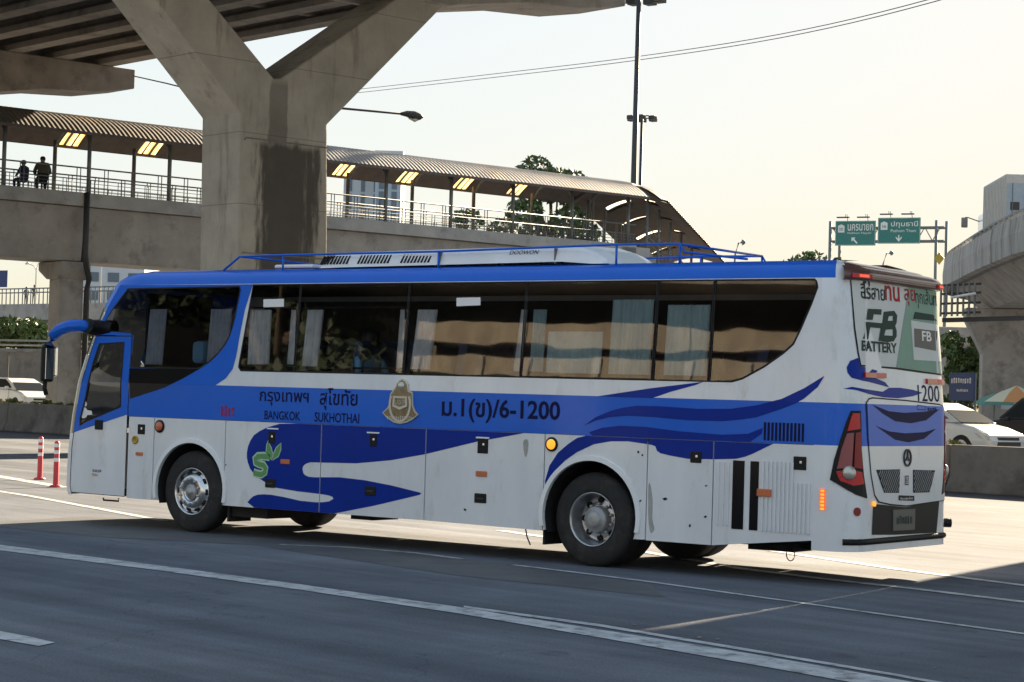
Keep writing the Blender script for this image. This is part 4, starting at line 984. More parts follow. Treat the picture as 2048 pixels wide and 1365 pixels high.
yr = (1.09,10.93); yl = (0.82,10.89); ri = (3.53,12.66); li = (-1.47,12.83); lo = (-3.28,12.56); lk = (-0.29,9.75); ro = (7.01,13.81)
def ext(a, b, z): t = (z-a[1])/(b[1]-a[1]); return (a[0]+(b[0]-a[0])*t, z)
pier_poly = YP[:4]+[ext(YP[3], ro, 14.6), ext(yr, ri, 14.6), yr, yl, ext(yl, li, 14.6), ext(lk, lo, 14.6), (lk[0]-.02, lk[1])]
beam = [(-9.0, 14.2), (-4.5, 13.95), (7.2, 13.95), (10.6, 14.55), (13.1, 14.72), (15.0, 15.1), (15.0, 15.95), (-12.2, 15.95), (-12.2, 15.1), (-10.3, 14.72)]
def v_pier(k):
    e = empty('viaduct_pier', loc2(via, k*(SPAN if k < 0 else 32.48), 0), VR)
    b = B().prism(pier_poly, 0, -PT, 0); p = b.build('shaft', 'pier_concrete', e, bevel=.05)
    # cast joints and raised edge strips on the face
    for z in (5.75, 9.05): B().box((.0, -.1, z), (.02, 2.80, z+.04)).build('casting_joint', 'concrete_dark', e)
    for z in (4.1, 9.0): B().box((-PT-.03, -.155, z), (.03, -.11, z+.04)).build('casting_joint', 'concrete_dark', e)
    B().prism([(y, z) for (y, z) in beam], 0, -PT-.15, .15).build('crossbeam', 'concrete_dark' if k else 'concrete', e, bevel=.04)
    B().box((-2.6, -.9, 0), (.7, 3.7, .55)).build('plinth', 'concrete', e, bevel=.08)
    return e
v_label = {0: 'big stained Y-shaped concrete pier rising behind the coach', -1: 'farther pier crossbeam end at upper left with squared tip', 1: 'Y-shaped pier standing out of view to the right'}
for k in (-1, 0, 1): tag(v_pier(k), v_label[k], 'pier', 'Y-shaped piers of the viaduct')
gp = [(-.36,15.96),(.36,15.96),(.36,16.2),(.12,16.4),(.12,17.3),(-.12,17.3),(-.12,16.4),(-.36,16.2)]
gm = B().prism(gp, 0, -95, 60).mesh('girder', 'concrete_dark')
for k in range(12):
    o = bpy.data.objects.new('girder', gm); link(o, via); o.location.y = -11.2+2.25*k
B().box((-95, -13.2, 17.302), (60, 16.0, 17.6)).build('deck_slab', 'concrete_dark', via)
for y in (-13.2, 15.7): B().box((-95, y, 17.602), (60, y+.3, 18.6)).build('parapet', 'concrete', via)
for x in range(-4, 4):
    for y in (): pass
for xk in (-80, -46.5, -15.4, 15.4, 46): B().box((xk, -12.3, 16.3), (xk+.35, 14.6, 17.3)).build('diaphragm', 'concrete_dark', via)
B().tube([(-42.76,39.46,14.44), (-34.4,33.21,12.7), (-27.66,28.25,11.26)], .025, 6).build('hanging_cable', 'steel_dark', label='thin black cable from viaduct crossbeam to the big pier', cat='cable')
o_ = bpy.data.objects[ 'hanging_cable']

# ---- covered footbridge
FBR = math.atan2(.9673, .2538)
fb = empty('footbridge', (-43.36, 33.35, 0), FBR, label='covered pedestrian footbridge with curved corrugated roof behind the pier', cat='footbridge')
F0, F1 = -14.0, 33.2; ZF = 9.31
B().box((F0, .0, ZF-.42), (F1, 3.1, ZF)).build('deck', 'concrete_pale', fb, bevel=.03)
B().box((F0, -.10, ZF-.44), (F1, .12, ZF+.10)).build('edge_kerb', 'concrete_pale', fb, bevel=.03)
B().box((F0, 2.98, ZF-.44), (F1, 3.2, ZF+.10)).build('edge_kerb', 'concrete_pale', fb, bevel=.03)
B().prism([(.35,6.72),(2.75,6.72),(2.95,8.86),(.15,8.86)], 0, F0, 3.72).build('box_beam', 'concrete', fb, bevel=.03)
B().prism([(.35,6.72),(2.75,6.72),(2.95,8.86),(.15,8.86)], 0, 3.82, F1-1).build('box_beam', 'concrete', fb, bevel=.03)
B().box((3.0, .6, 0), (4.0, 1.6, 6.1)).build('pillar', 'concrete', fb, bevel=.05)
B().prism([(.6,6.0),(1.6,6.0),(2.3,6.35),(2.3,6.70),(.3,6.70),(.3,6.35)], 0, 2.85, 4.15).build('pillar_cap', 'concrete', fb, bevel=.06)
B().prism([(.55,0),(2.45,0),(2.45,6.2),(2.75,6.45),(2.75,6.70),(.25,6.70),(.25,6.45),(.55,6.2)], 0, 28.5, 29.9).build('pillar', 'concrete', fb, bevel=.05)
B().tube([(3.62, -.14, ZF+.1), (3.62, -.16, 7.0), (3.75, -.05, 6.5), (4.1, .35, 6.1), (4.12, .55, 5.6), (4.12, .55, .2)], .12, 8).build('downpipe', 'steel_dark', fb)
px_sky = [(4.76,11.84)[0], (8.36,11.86)[0], (18.48,11.73)[0], (21.86,11.75)[0], (25.25,11.7)[0], (28.63,11.7)[0]]
def zroof(y): return 11.68+.92*(1-((y-1.5)/2.42)**2)
ys = [-.92+4.84*i/14 for i in range(15)]
def roof_mesh(x0, x1, fn, step, sky, corr=.028):
    top = B(); und = B(); sk = B(); n = int((x1-x0)/step); V = []
    for i in range(n+1):
        x = x0+step*i
        for y in ys: V.append(fn(x, y, zroof(y)+(corr if i % 2 else 0)))
    F = [];
    for i in range(n):
        for j in range(14):
            x = x0+step*(i+.5); y = (ys[j]+ys[j+1])/2
            fl_ = [i*15+j, i*15+j+1, (i+1)*15+j+1, (i+1)*15+j]
            if sky(x, y): sk.f.append(fl_); sk.m.append(0); sk.s.append(False)
            else: top.f.append(fl_); top.m.append(0); top.s.append(False)
    top.v = list(V); sk.v = list(V)
    nu = max(2, int((x1-x0)/.3)); U = []
    for i in range(nu+1):
        x = x0+(x1-x0)*i/nu
        for y in ys: U.append(fn(x, y, zroof(y)-.10))
    for i in range(nu):
        for j in range(14):
            x = x0+(x1-x0)*(i+.5)/nu; y = (ys[j]+ys[j+1])/2
            if not sky(x, y): und.f.append([i*15+j, i*15+j+1, (i+1)*15+j+1, (i+1)*15+j]); und.m.append(0); und.s.append(True)
    und.v = U
    return top, und, sk
def sky1(x, y): return any(abs(x-s_) < .50 for s_ in px_sky) and 2.35 < y < 3.75 and int(math.floor(x/.11)) % 3 != 0
t_, u_, s_ = roof_mesh(F0, F1, lambda x, y, z: (x, y, z), .11, sky1)
rf = t_.build('roof', 'roof_sheet', fb); u_.build('ceiling', 'roof_under', rf); s_.build('skylight', 'skylight', rf, kind=None)
for (y, dz) in ((-.92, 0), (3.92, 0)): B().box((F0, y-.03, 11.58), (F1, y+.03, 11.70)).build('gutter', 'roof_under', rf)
for y in (.3, 1.5, 2.7): B().box((F0, y-.05, zroof(y)-.24), (F1, y+.05, zroof(y)-.11)).build('purlin', 'roof_under', rf)
pm = B().tube([(0, 0, ZF), (0, 0, 11.75)], .085, 8).mesh('post', 'steel_grey')
for k in range(-4, 10):
    for (y, dx) in ((.06, 0), (3.0, 0)):
        o = bpy.data.objects.new('post', pm); link(o, fb); o.location = (.15+3.62*k+dx, y, 0)
    x = .15+3.62*k
    B().tube([(x, .06, 11.4), (x, .5, 11.9), (x, 1.5, 12.35), (x, 2.5, 11.9), (x, 3.0, 11.4)], .05, 6).build('roof_arch', 'steel_grey', rf)
def railing(parent, x0, x1, y, fn=lambda x, y, z: (x, y, z)):
    for (z, r) in ((1.08, .034), (.62, .024)):
        B().tube([fn(x0, y, ZF+z), fn(x1, y, ZF+z)], r, 6).build('handrail', 'steel_grey', parent)
    for z in (.20, .34, .48): B().tube([fn(x0, y, ZF+z), fn(x1, y, ZF+z)], .012, 4).build('rail_wire', 'steel_grey', parent)
    x = x0+.3; k = 0
    while x < x1:
        for dx in (0, .16):
            B().tube([fn(x+dx, y, ZF+.08), fn(x+dx, y, ZF+1.07)], .020, 5).build('baluster', 'steel_grey', parent)
        for dx in (.62, .78): B().tube([fn(x+dx, y, ZF+.08), fn(x+dx, y, ZF+.61)], .016, 5).build('baluster', 'steel_grey', parent)
        x += 1.21
railing(fb, F0, F1, .03); railing(fb, F0, F1, 3.06)
# stairs at the far end, bending away
SD = Vector((math.cos(R(24)), math.sin(R(24))))
def stair(x, y, z):
    d = x-F1; q = Vector((F1, 1.5))+SD*d+Vector((-SD.y, SD.x))*(y-1.5); return (q.x, q.y, z-max(0, d-.8)*.30)
t_, u_, s_ = roof_mesh(F1+.02, F1+10.5, stair, .11, lambda x, y: (int((x-F1)*1.0) % 2 == 0) and .6 < (x-F1) % 1.0 < .95 and (.3 < y < 1.3 or 1.7 < y < 3.2))
st = t_.build('stair_roof', 'roof_sheet', fb); u_.build('ceiling', 'roof_under', st); s_.build('skylight', 'skylight_pale', st)
for k in range(7):
    x = F1+.6+k*1.5
    for y in (.06, 3.0): B().tube([stair(x, y, ZF-1.5), stair(x, y, 11.75)], .07, 6).build('post', 'steel_grey', st)
for y in (.05, 3.0):
    for z in (1.05, .62, .35): B().tube([stair(F1+.3, y, ZF+z), stair(F1+.8, y, ZF+z), stair(F1+10.4, y, ZF+z)], .03, 6).build('handrail', 'steel_grey', st)
    for k in range(20): B().tube([stair(F1+.5+k*.5, y, ZF-.2), stair(F1+.5+k*.5, y, ZF+1.04)], .016, 5).build('baluster', 'steel_grey', st)
b = B(); 
for k in range(30):
    x = F1+.3+k*.33; p = [stair(x, .1, ZF-.35), stair(x+.36, .1, ZF-.35), stair(x+.36, 2.95, ZF-.35), stair(x, 2.95, ZF-.35)]
    zt = p[0][2]; sb = B(); sb.add([(q[0], q[1], zt) for q in p]+[(q[0], q[1], zt+.28) for q in p], [(0,3,2,1),(4,5,6,7),(0,1,5,4),(1,2,6,5),(2,3,7,6),(3,0,4,7)])
    sb.build('step', 'concrete_pale', st)
B().box((F1-1, -.1, 6.7), (F1+.9, 3.2, ZF)).build('landing', 'concrete_pale', fb, bevel=.03)
P = [stair(F1+.3, .0, ZF-.8), stair(F1+10.4, .0, ZF-.8), stair(F1+10.4, .0, ZF-.25), stair(F1+.3, .0, ZF-.25)]
B().add(P, [(0, 1, 2, 3)]).build('stringer', 'concrete_pale', st)

# ---- people
def person(loc, rz, pose, top, bottom, h=1.68, hair_c='hair', fat=1, **kw):
    k = h/1.7; 
    if pose == 'stand':
        J = {'pel':(0,0,.93),'bel':(0,.0,1.10),'che':(0,.01,1.30),'nec':(0,.02,1.46),'hea':(0,.0,1.56),'top':(0,.0,1.66),
             'ls':(.18,.01,1.38),'le':(.24,.06,1.12),'lh':(.22,-.06,.90),'rs':(-.18,.01,1.38),'re':(-.25,.05,1.12),'rh':(-.20,-.10,.92),
             'lk':(.11,-.03,.50),'la':(.11,.03,.10),'lt':(.12,-.12,.04),'rk':(-.11,.02,.50),'ra':(-.11,.06,.10),'rt':(-.12,-.10,.04),'lp':(.10,0,.88),'rp':(-.10,0,.88)}
    else:
        J = {'pel':(0,.05,.48),'bel':(0,.06,.66),'che':(0,.03,.88),'nec':(0,.0,1.05),'hea':(0,-.03,1.14),'top':(0,-.04,1.25),
             'ls':(.18,.02,.97),'le':(.27,-.06,.72),'lh':(.17,-.28,.62),'rs':(-.18,.02,.97),'re':(-.27,-.06,.72),'rh':(-.15,-.28,.62),
             'lk':(.14,-.38,.50),'la':(.14,-.34,.10),'lt':(.15,-.48,.04),'rk':(-.14,-.38,.50),'ra':(-.14,-.34,.10),'rt':(-.15,-.48,.04),'lp':(.10,.0,.47),'rp':(-.10,.0,.47)}
    Rd = {'pel':.155,'bel':.14,'che':.165,'nec':.058,'hea':.100,'top':.062,'ls':.065,'le':.047,'lh':.038,'rs':.065,'re':.047,'rh':.038,'lk':.062,'la':.042,'lt':.035,'rk':.062,'ra':.042,'rt':.035,'lp':.09,'rp':.09}
    E = [('pel','bel'),('bel','che'),('che','nec'),('nec','hea'),('hea','top'),('che','ls'),('ls','le'),('le','lh'),('che','rs'),('rs','re'),('re','rh'),('pel','lp'),('lp','lk'),('lk','la'),('la','lt'),('pel','rp'),('rp','rk'),('rk','ra'),('ra','rt')]
    names = list(J); me = bpy.data.meshes.new('person'); me.from_pydata([tuple(c*k for c in J[n]) for n in names], [(names.index(a), names.index(b)) for a, b in E], [])
    o = bpy.data.objects.new('person', me); COL.objects.link(o)
    md = o.modifiers.new('skin', 'SKIN'); md.use_smooth_shade = True
    for i, n in enumerate(names):
        r = Rd[n]*k*(fat if n in ('pel', 'bel', 'che', 'ls', 'rs', 'lp', 'rp', 'le', 're', 'lk', 'rk') else 1); me.skin_vertices[0].data[i].radius = (r, r*(.8 if n in ('pel','bel','che') else 1)); me.skin_vertices[0].data[i].use_root = (n == 'pel')
    o.modifiers.new('sub', 'SUBSURF').levels = 1
    dg = bpy.context.evaluated_depsgraph_get(); dg.update(); m2 = bpy.data.meshes.new_from_object(o.evaluated_get(dg))
    bpy.data.objects.remove(o); o = bpy.data.objects.new('person', m2); COL.objects.link(o)
    m2.materials.clear()
    for m in (top, bottom, 'skin'): m2.materials.append(MATS[m])
    zn = J['nec'][2]*k; zp = J['pel'][2]*k
    for p in m2.polygons:
        c = p.center
        hand = min((c-Vector(J[n])*k).length for n in ('lh', 'rh')) < .09
        p.material_index = 2 if (c.z > zn+.01 or hand) else (0 if (c.z > zp+.06*k and abs(c.y) < .35 and not (pose == 'sit' and c.z < .62*k)) else 1)
        p.use_smooth = True
    hb = B(); hc_ = Vector(J['hea'])*k+Vector((0, .015, .045)); ringp = []
    hb.lathe([(.02, .105), (.07, .09), (.10, .05), (.108, .0), (.10, -.05)], 2, 14, tuple(hc_)); hb.build('hair', hair_c, o)
    o.location = loc; o.rotation_euler.z = rz
    return tag(o, **kw)
def stool(loc, **kw):
    e = empty('stool', loc, **kw); B().box((-.17, -.17, .40), (.17, .17, .44)).build('seat', 'sign_blue', e, bevel=.01)
    for x in (-.14, .14):
        for y in (-.14, .14): B().tube([(x, y, .40), (x*1.15, y*1.15, 0)], .018, 6).build('leg', 'sign_blue', e)
    return e
p1 = loc2(fb, (1.32,9.96)[0], .75, ZF); p2 = loc2(fb, (2.12,10.13)[0], .75, ZF)
person(p1, FBR+R(200), 'sit', 'cloth_navy', 'cloth_navy', 1.62, fat=1.35, label='seated person in navy top behind the footbridge rail', cat='person')
person(p2, FBR+R(160), 'sit', 'cloth_olive', 'cloth_black', 1.95, fat=1.4, label='seated person in olive coat and black trousers on the footbridge', cat='person')
stool(p1, label='low blue stool under the person in navy', cat='stool'); stool(p2, label='low blue stool under the person in the olive coat', cat='stool')
person((2.62, .40, 1.32), R(90), 'sit', 'cloth_blue', 'cloth_black', 1.75, label='passenger in light blue shirt seated inside the coach', cat='person')

# ---- second overpass far behind on the left, with railing, lamps and two people
oA, oB = (-145.69,104.57,8.7), (-100.07,99.17,8.7)
ov, LEN = between('far_overpass', oA, oB, label='far concrete overpass with steel railing behind the pillar', cat='overpass')
B().box((0, 0, 7.35), (LEN, 7, 8.7)).build('deck', 'concrete', ov)
B().box((2, 1.5, 6.4), (LEN, 5.5, 7.35)).build('girder', 'concrete_dark', ov)
for x in (6, LEN-4): B().box((x, 2.5, 0), (x+1.6, 4.5, 6.4)).build('pillar', 'concrete', ov)
for z in (10.05, 9.7): B().tube([(0, .2, z), (LEN, .2, z)], .06, 6).build('handrail', 'steel_grey', ov)
om = B().tube([(0, 0, 8.7), (0, 0, 10.05)], .055, 5).mesh('rail_post', 'steel_grey')
for k in range(int(LEN/.62)):
    o = bpy.data.objects.new('rail_post', om); link(o, ov); o.location = (k*.62, .2, 0)
def st_lamp(name, p, H, armx, rz, r=.09, m='steel_grey', double=False, **kw):
    e = empty(name, p, rz, **kw)
    B().tube([(0, 0, 0), (0, 0, H*.82), (armx*.12, 0, H*.94), (armx*.45, 0, H), (armx*.8, 0, H)], [r, r*.7, r*.6, r*.55, r*.5], 8).build('pole', m, e)
    B().tube([(armx*.78, 0, H-.01), (armx*.88, 0, H+.03), (armx, 0, H+.01), (armx*1.12, 0, H-.06)], [r*.8, r*2.0, r*2.1, r*.8], 8).build('lamp_head', m, e)
    if double:
        B().tube([(0, 0, H*.8), (-armx*.15, 0, H*.88), (-armx*.5, 0, H*.93)], [r*.6, r*.5, r*.5], 8).build('arm', m, e)
        B().tube([(-armx*.48, 0, H*.93), (-armx*.6, 0, H*.95), (-armx*.75, 0, H*.92)], [r*.8, r*1.9, r*.8], 8).build('lamp_head', m, e)
    return e
vr = YAW
for i, (u, lab) in enumerate((((-121.45,103.65,8.7), 'twin-arm street lamp on the far overpass left of the pillar'), ((-111.09,101.66,8.7), 'pale street lamp on the far overpass right of the pillar'), ((-101.58,100.57,8.7), 'pale street lamp on the far overpass beside the big pier'))):
    st_lamp('street_lamp', u, 3.9, 1.3, -vr, .075, 'pale_metal', i == 0, label=lab, cat='street lamp', group='street lamps on the far overpass')
person((-122.58,103.61,8.7), 1.2, 'stand', 'cloth_dull', 'cloth_black', 1.62, label='left one of two people walking on the far overpass', cat='person')
person((-121.58,103.65,8.7), 1.2, 'stand', 'cloth_olive', 'cloth_dull', 1.8, label='taller one of two people walking on the far overpass', cat='person')
for o in ('person.003', 'person.004'):
    q = bpy.data.objects.get(o)
B().box((-.6, -.04, 0), (.6, .04, 1.3)).build('road_sign', 'sign_blue', label='small plain blue road sign at left picture edge', cat='sign').location = (-106.66,87.29,9.19)

# ---- trees
def leaf_cloud(blobs, n, size, mats, parent, name='crown', seed=1):
    r = random.Random(seed); b = B()
    tot = sum(bl[1]**2 for bl in blobs)
    for (c, rad, *sq) in blobs:
        k = int(n*rad*rad/tot); sz = sq[0] if sq else .75
        for _ in range(k):
            while True:
                d = Vector((r.uniform(-1, 1), r.uniform(-1, 1), r.uniform(-1, 1)))
                if .25 < d.length < 1: break
            d *= d.length**-.35
            p = Vector(c)+Vector((d.x*rad, d.y*rad, d.z*rad*sz))
            s = size*r.uniform(.55, 1.35); a = Vector((r.gauss(0, 1), r.gauss(0, 1), r.gauss(0, .6))).normalized(); q = a.orthogonal().normalized()
            q.rotate(Matrix.Rotation(r.uniform(0, 6.28), 3, a)); w = a.cross(q)
            b.add([p-q*s, p+w*s*.45, p+q*s, p-w*s*.45], [(0, 1, 2, 3)], 0 if r.random() < .55 else (1 if r.random() < .6 else 2))
    me = bpy.data.meshes.new(name); me.from_pydata(b.v, [], b.f)
    for m in mats: me.materials.append(MATS[m])
    me.polygons.foreach_set('material_index', b.m)
    o = bpy.data.objects.new(name, me); return link(o, parent)
def tree(loc, H, trunk_r, lobes, n, size, seed, mats=('foliage', 'foliage_light', 'foliage_dark'), **kw):
    e = empty('tree', (loc[0], loc[1], 0), seed, **kw); r = random.Random(seed); hb = H*.45
    b = B().tube([(0, 0, 0), (.1, 0, hb*.5), (0, .1, hb)], [trunk_r, trunk_r*.8, trunk_r*.65], 8)
    for (c, rad, *s) in lobes:
        m = Vector((c[0]*.45, c[1]*.45, (hb+c[2])/2)); b.tube([(0, .1, hb*.9), m, c], [trunk_r*.5, trunk_r*.3, trunk_r*.1], 6)
        for _ in range(3):
            t = Vector(c)+Vector((r.uniform(-1, 1), r.uniform(-1, 1), r.uniform(-.3, .8)))*rad*.8; b.tube([c, t], [trunk_r*.13, trunk_r*.04], 5)
    b.build('trunk', 'bark', e); leaf_cloud(lobes, n, size, mats, e, seed=seed+5)
    return e
def lobes(H, rad, n, seed, flat=.6, lobe=.38, low=.45):
    r = random.Random(seed); L = []
    for k in range(n):
        a = 2*math.pi*k/n+r.uniform(-.4, .4); d = rad*r.uniform(.25, .8); z = H*(low+(1-low)*r.random())-rad*lobe*.5
        L.append(((d*math.cos(a), d*math.sin(a), z), rad*lobe*r.uniform(.7, 1.2), .7))
    return L
tree((-59.44,94.03,14.44), 17.9, .35, lobes(17.9, 4.0, 18, 3, lobe=.30, low=.62), 4200, .24, 3, label='spreading tree rising above the footbridge roof', cat='tree')
tree((-71.9,99.81,15.33), 15.5, .3, lobes(15.5, 5, 12, 8, lobe=.30, low=.55), 3000, .28, 8, label='dark tree seen under the footbridge roof beside pale tower', cat='tree')
tree((-58.95,127.74,12.7), 14.3, .3, lobes(14.0, 5.5, 14, 5, lobe=.25, low=.62), 3000, .26, 5, label='leafy treetop above the coach roof left of the sign gantry', cat='tree')
tree((-55.65,136.27,13.03), 12.9, .3, lobes(12.6, 3.5, 8, 6, lobe=.3, low=.7), 1500, .25, 6, label='low treetop just over the coach roof under the signs', cat='tree')
tree((-35.87,107.68,3.89), 8.2, .22, lobes(7.6, 2.6, 12, 9, lobe=.42, low=.25), 4200, .22, 9, ('foliage_light', 'foliage', 'foliage_light'), label='bright green tree between the flyover pillars', cat='tree')
tree((-51.89,52.82,8.05), 9.7, .2, lobes(9.6, 1.6, 8, 12, lobe=.5, low=.55), 1800, .18, 12, ('foliage_dark', 'foliage', 'foliage_dark'), label='small dark tree beside the big pier under the footbridge', cat='tree')
for i, (u, lab) in enumerate(((-40, 'green shrub above the retaining wall at left picture edge'), (40, 'middle green shrub above the retaining wall by the footbridge pillar'), (125, 'green shrub above the retaining wall nearest the coach mirror'))):
    loc = {-40: (-82.59,65.35,4.13), 40: (-80.59,66.79,4.2), 125: (-79.98,69.69,4.32)}[u]
    tree(loc, 5.6, .12, lobes(5.7, 2.2, 12, 20+i, lobe=.45, low=.5), 3000, .20, 20+i, ('foliage_light', 'foliage', 'foliage_light'), label=lab, cat='shrub', group='shrubs above the retaining wall')

# ---- retaining wall with pipes, left
wA, wB = (-75.69,56.81,2.46), (-63.96,59.12,2.17)
wl, WL = between('retaining_wall', wA, wB, label='brown concrete retaining wall with pipe rails behind white car', cat='wall')
n = int(WL/2.4)
wp = B().box((.02, 0, 0), (2.38, .4, 3.55)).mesh('panel', 'concrete')
for k in range(n+1):
    o = bpy.data.objects.new('panel', wp); link(o, wl); o.location = (k*2.4, 0, 0)
B().box((0, -.08, 3.55), (WL, .5, 3.75)).build('coping', 'concrete_pale', wl)
for z in (3.95, 4.2): B().tube([(0, .1, z), (WL, .1, z)], .06, 6).build('pipe_rail', 'concrete_pale', wl)
B().box((0, -.03, 1.5), (WL, 0.0, 1.56)).build('ledge', 'concrete_dark', wl)

# ---- concrete road barriers
def barrier(name, xs0, xs1, y0, hgt, L, **kw):
    e = empty(name, (0, y0, 0), R(-11.7), **kw)
    pf = [(-.3,0),(.3,0),(.3,.09),(.14,.36),(.10,hgt),(-.10,hgt),(-.14,.36),(-.3,.09)]
    me = B().prism(pf, 0, .02, L-.02).mesh('barrier_segment', 'concrete_dark')
    x = xs0
    while x < xs1:
        o = bpy.data.objects.new('barrier_segment', me); link(o, e); o.location.x = x; x += L
        md = o.modifiers.new('bevel', 'BEVEL'); md.width = .02
    return e
barrier('road_barrier', -75, 24, 25.1, 1.08, 6.2, label='low dark concrete barrier running along the far side of the road', cat='barrier')
g = leaf_cloud([((-45+.9*k, 35.1-.19*k, 1.04+.06*math.sin(k*2)), .22, .5) for k in range(18)], 2600, .10, ('grass', 'foliage_light', 'grass'), None, 'verge_grass', 31)
tag(g, 'yellow-green grass growing along the top of the left barrier', 'grass', kind='stuff')
g = leaf_cloud([((-4.5+.45*k, 26.7-.09*k, 1.05), .22, .5) for k in range(9)], 700, .06, ('grass', 'foliage_light', 'grass'), None, 'verge_grass', 33)
tag(g, 'thin dry grass along the barrier top in front of the right car', 'grass', kind='stuff')
fr = B().box((-95, .45, 0), (40, 75, .60)).build('frontage_road', 'asphalt', kind='structure'); fr.location = (0, 25.1, 0); fr.rotation_euler.z = R(-11.7)

# ---- lane bollards
def bollard(loc, fallen=False, **kw):
    e = empty('bollard', (loc[0], loc[1], 0), **kw)
    B().lathe([(0, .0), (.11, .0), (.11, .03), (.05, .05)], 2, 16).build('foot', 'bollard_red', e)
    B().lathe([(.05, .04), (.047, .80), (.03, .83), (0, .835)], 2, 16).build('tube', 'bollard_red', e)
    for z in (.46, .60, .72): B().lathe([(.0505, z), (.0505, z+.065)], 2, 16).build('reflective_band', 'reflect_white', e)
    return e
bollard((-11.76,7.9), label='left one of two upright red lane bollards', cat='bollard', group='red lane bollards')
bollard((-9.44,6.23), label='right one of two upright red lane bollards beside the coach front', cat='bollard', group='red lane bollards')
fbl = bollard((-13.94,8.39), label='red bollard lying over at the left picture edge', cat='bollard', group='red lane bollards'); fbl.rotation_euler = (R(0), R(82), R(-35)); fbl.location.z = .12

# ---- cars
def car(name, loc, rz, m, kind='sedan', L=4.5, W_=1.75, H=1.46, **kw):
    e = empty(name, (loc[0], loc[1], 0), rz, **kw); hw = W_/2
    if kind == 'sedan':
        low = [(-2.25,.42),(-2.25,.78),(-2.15,.98),(-1.55,1.02),(1.05,.98),(1.7,.86),(2.15,.70),(2.25,.52),(2.22,.30),(-2.2,.30)]
        cab = [(-1.75,1.0),(-1.15,1.38),(-.5,H),(.25,H-.02),(.75,1.26),(1.30,.96)]
    else:
        low = [(-2.6,.5),(-2.6,1.05),(-.75,1.05),(1.0,1.05),(1.9,.98),(2.4,.85),(2.5,.6),(2.5,.35),(-2.6,.35)]
        cab = [(-.75,1.03),(-.68,1.68),(-.3,1.74),(.55,1.72),(1.25,1.05)]
    nlow = len(low); b = B(); V = []
    def bw(z): return hw*(.93 if z < .4 else 1.0 if z < .8 else .96)
    for sgn in (-1, -.86, .86, 1):
        for (x, z) in low: V.append((x*(1-.0*abs(sgn)) - (.08*math.copysign(1, x) if abs(sgn) == 1 and abs(x) > 2 else 0), sgn*bw(z), z-(.05 if abs(sgn) == 1 and z > .7 else 0)))
    F = [[i*nlow+k, i*nlow+(k+1) % nlow, (i+1)*nlow+(k+1) % nlow, (i+1)*nlow+k] for i in range(3) for k in range(nlow)]
    F += [list(range(nlow)), [3*nlow+k for k in range(nlow)][::-1]]
    b.add(V, F, 0, False); b.build('body', m, e, bevel=.05)
    nc = len(cab); b = B(); V = []
    for (sgn, q) in ((-1, 0), (1, 0)):
        for (x, z) in cab: V.append((x, sgn*(hw*.93-(z-1.0)*.38), z))
    F = [[k, k+1, nc+k+1, nc+k] for k in range(nc-1)]+[list(range(nc)), [nc+k for k in range(nc)][::-1]]
    cb = b.add(V, F, 0, False).build('cabin', m, e, bevel=.04)
    def cz(sgn, p, o=.006): return (p[0], sgn*(hw*.93-(p[1]-1.0)*.38+o), p[1])
    wins = ([[(-1.35,1.06),(-1.02,1.33),(-.42,1.40),(-.42,1.05)], [(-.36,1.05),(-.36,1.40),(.22,1.39),(.66,1.22),(.98,1.04)]] if kind == 'sedan' else [[(-.6,1.12),(-.56,1.6),(-.05,1.64),(-.05,1.1)], [(.02,1.1),(.02,1.64),(.5,1.62),(1.05,1.1)]])
    for sgn in (-1, 1):
        for w in wins: B().add([cz(sgn, p) for p in w], [list(range(len(w)))]).build('side_window', 'car_glass', cb)
    for (a, b_) in ((cab[-2], cab[-1]), (cab[0], cab[1])):
        A = [Vector(cz(-1, a, -.07)), Vector(cz(1, a, -.07)), Vector(cz(1, b_, -.07)), Vector(cz(-1, b_, -.07))]
        nn = (A[1]-A[0]).cross(A[2]-A[1]).normalized(); nn = nn if nn.z > 0 else -nn
        B().add([p+nn*.012 for p in A], [(0, 1, 2, 3)]).build('windscreen', 'car_glass', cb)
    xw = (-1.35, 1.40) if kind == 'sedan' else (-1.5, 1.55)
    for x in xw:
        for sgn in (-1, 1):
            w = bpy.data.objects.new('wheel', None); link(w, e); w.location = (x, sgn*(hw-.10), .33); w.scale = (1, -sgn, 1)
            B().lathe([(.20,-.09),(.31,-.10),(.33,-.06),(.33,.08),(.2,.1)], 1, 24).build('tyre', 'rubber', w)
            B().lathe([(.205,-.085),(.19,-.06),(.06,-.075),(0,-.08)], 1, 20).build('rim', 'rim_alloy', w)
    zf = .62 if kind == 'sedan' else .78; xf = 2.19 if kind == 'sedan' else 2.46
    for sgn in (-1, 1):
        B().prism([(xf-.42, zf+.10), (xf-.02, zf+.02), (xf+.02, zf-.08), (xf-.25, zf-.04)], 1, sgn*(hw-.02), sgn*(hw-.42)).build('headlight', 'pale_metal', e, bevel=.02)
        B().box((-2.27 if kind == 'sedan' else -2.62, sgn*(hw-.08)-.14*(sgn > 0), .72), (-2.15, sgn*(hw-.08)+.14*(sgn < 0), .9)).build('rear_light', 'lens_red', e)
        B().box((.72, sgn*(hw+.06)-.07, .98), (.86, sgn*(hw+.06)+.07, 1.10)).build('door_mirror', m, e, bevel=.03)
        for x in ((-.4, .85) if kind == 'sedan' else (-.02,)): B().box((x, sgn*(hw+.002)-.004, .45), (x+.012, sgn*(hw+.002)+.004, .95)).build('door_seam', 'car_trim', e)
    B().box((xf, -.45, zf-.12), (xf+.05, .45, zf+.0)).box((xf-.02, -.5, .40), (xf+.06, .5, .50)).build('grille', 'car_trim', e)
    for sgn in (-1, 1):
        for x in xw: B().lathe([(.38, 0), (.40, .012)], 1, 24, (x, sgn*(hw*.93), .33)).build('wheel_arch', 'car_trim', e)
    return e
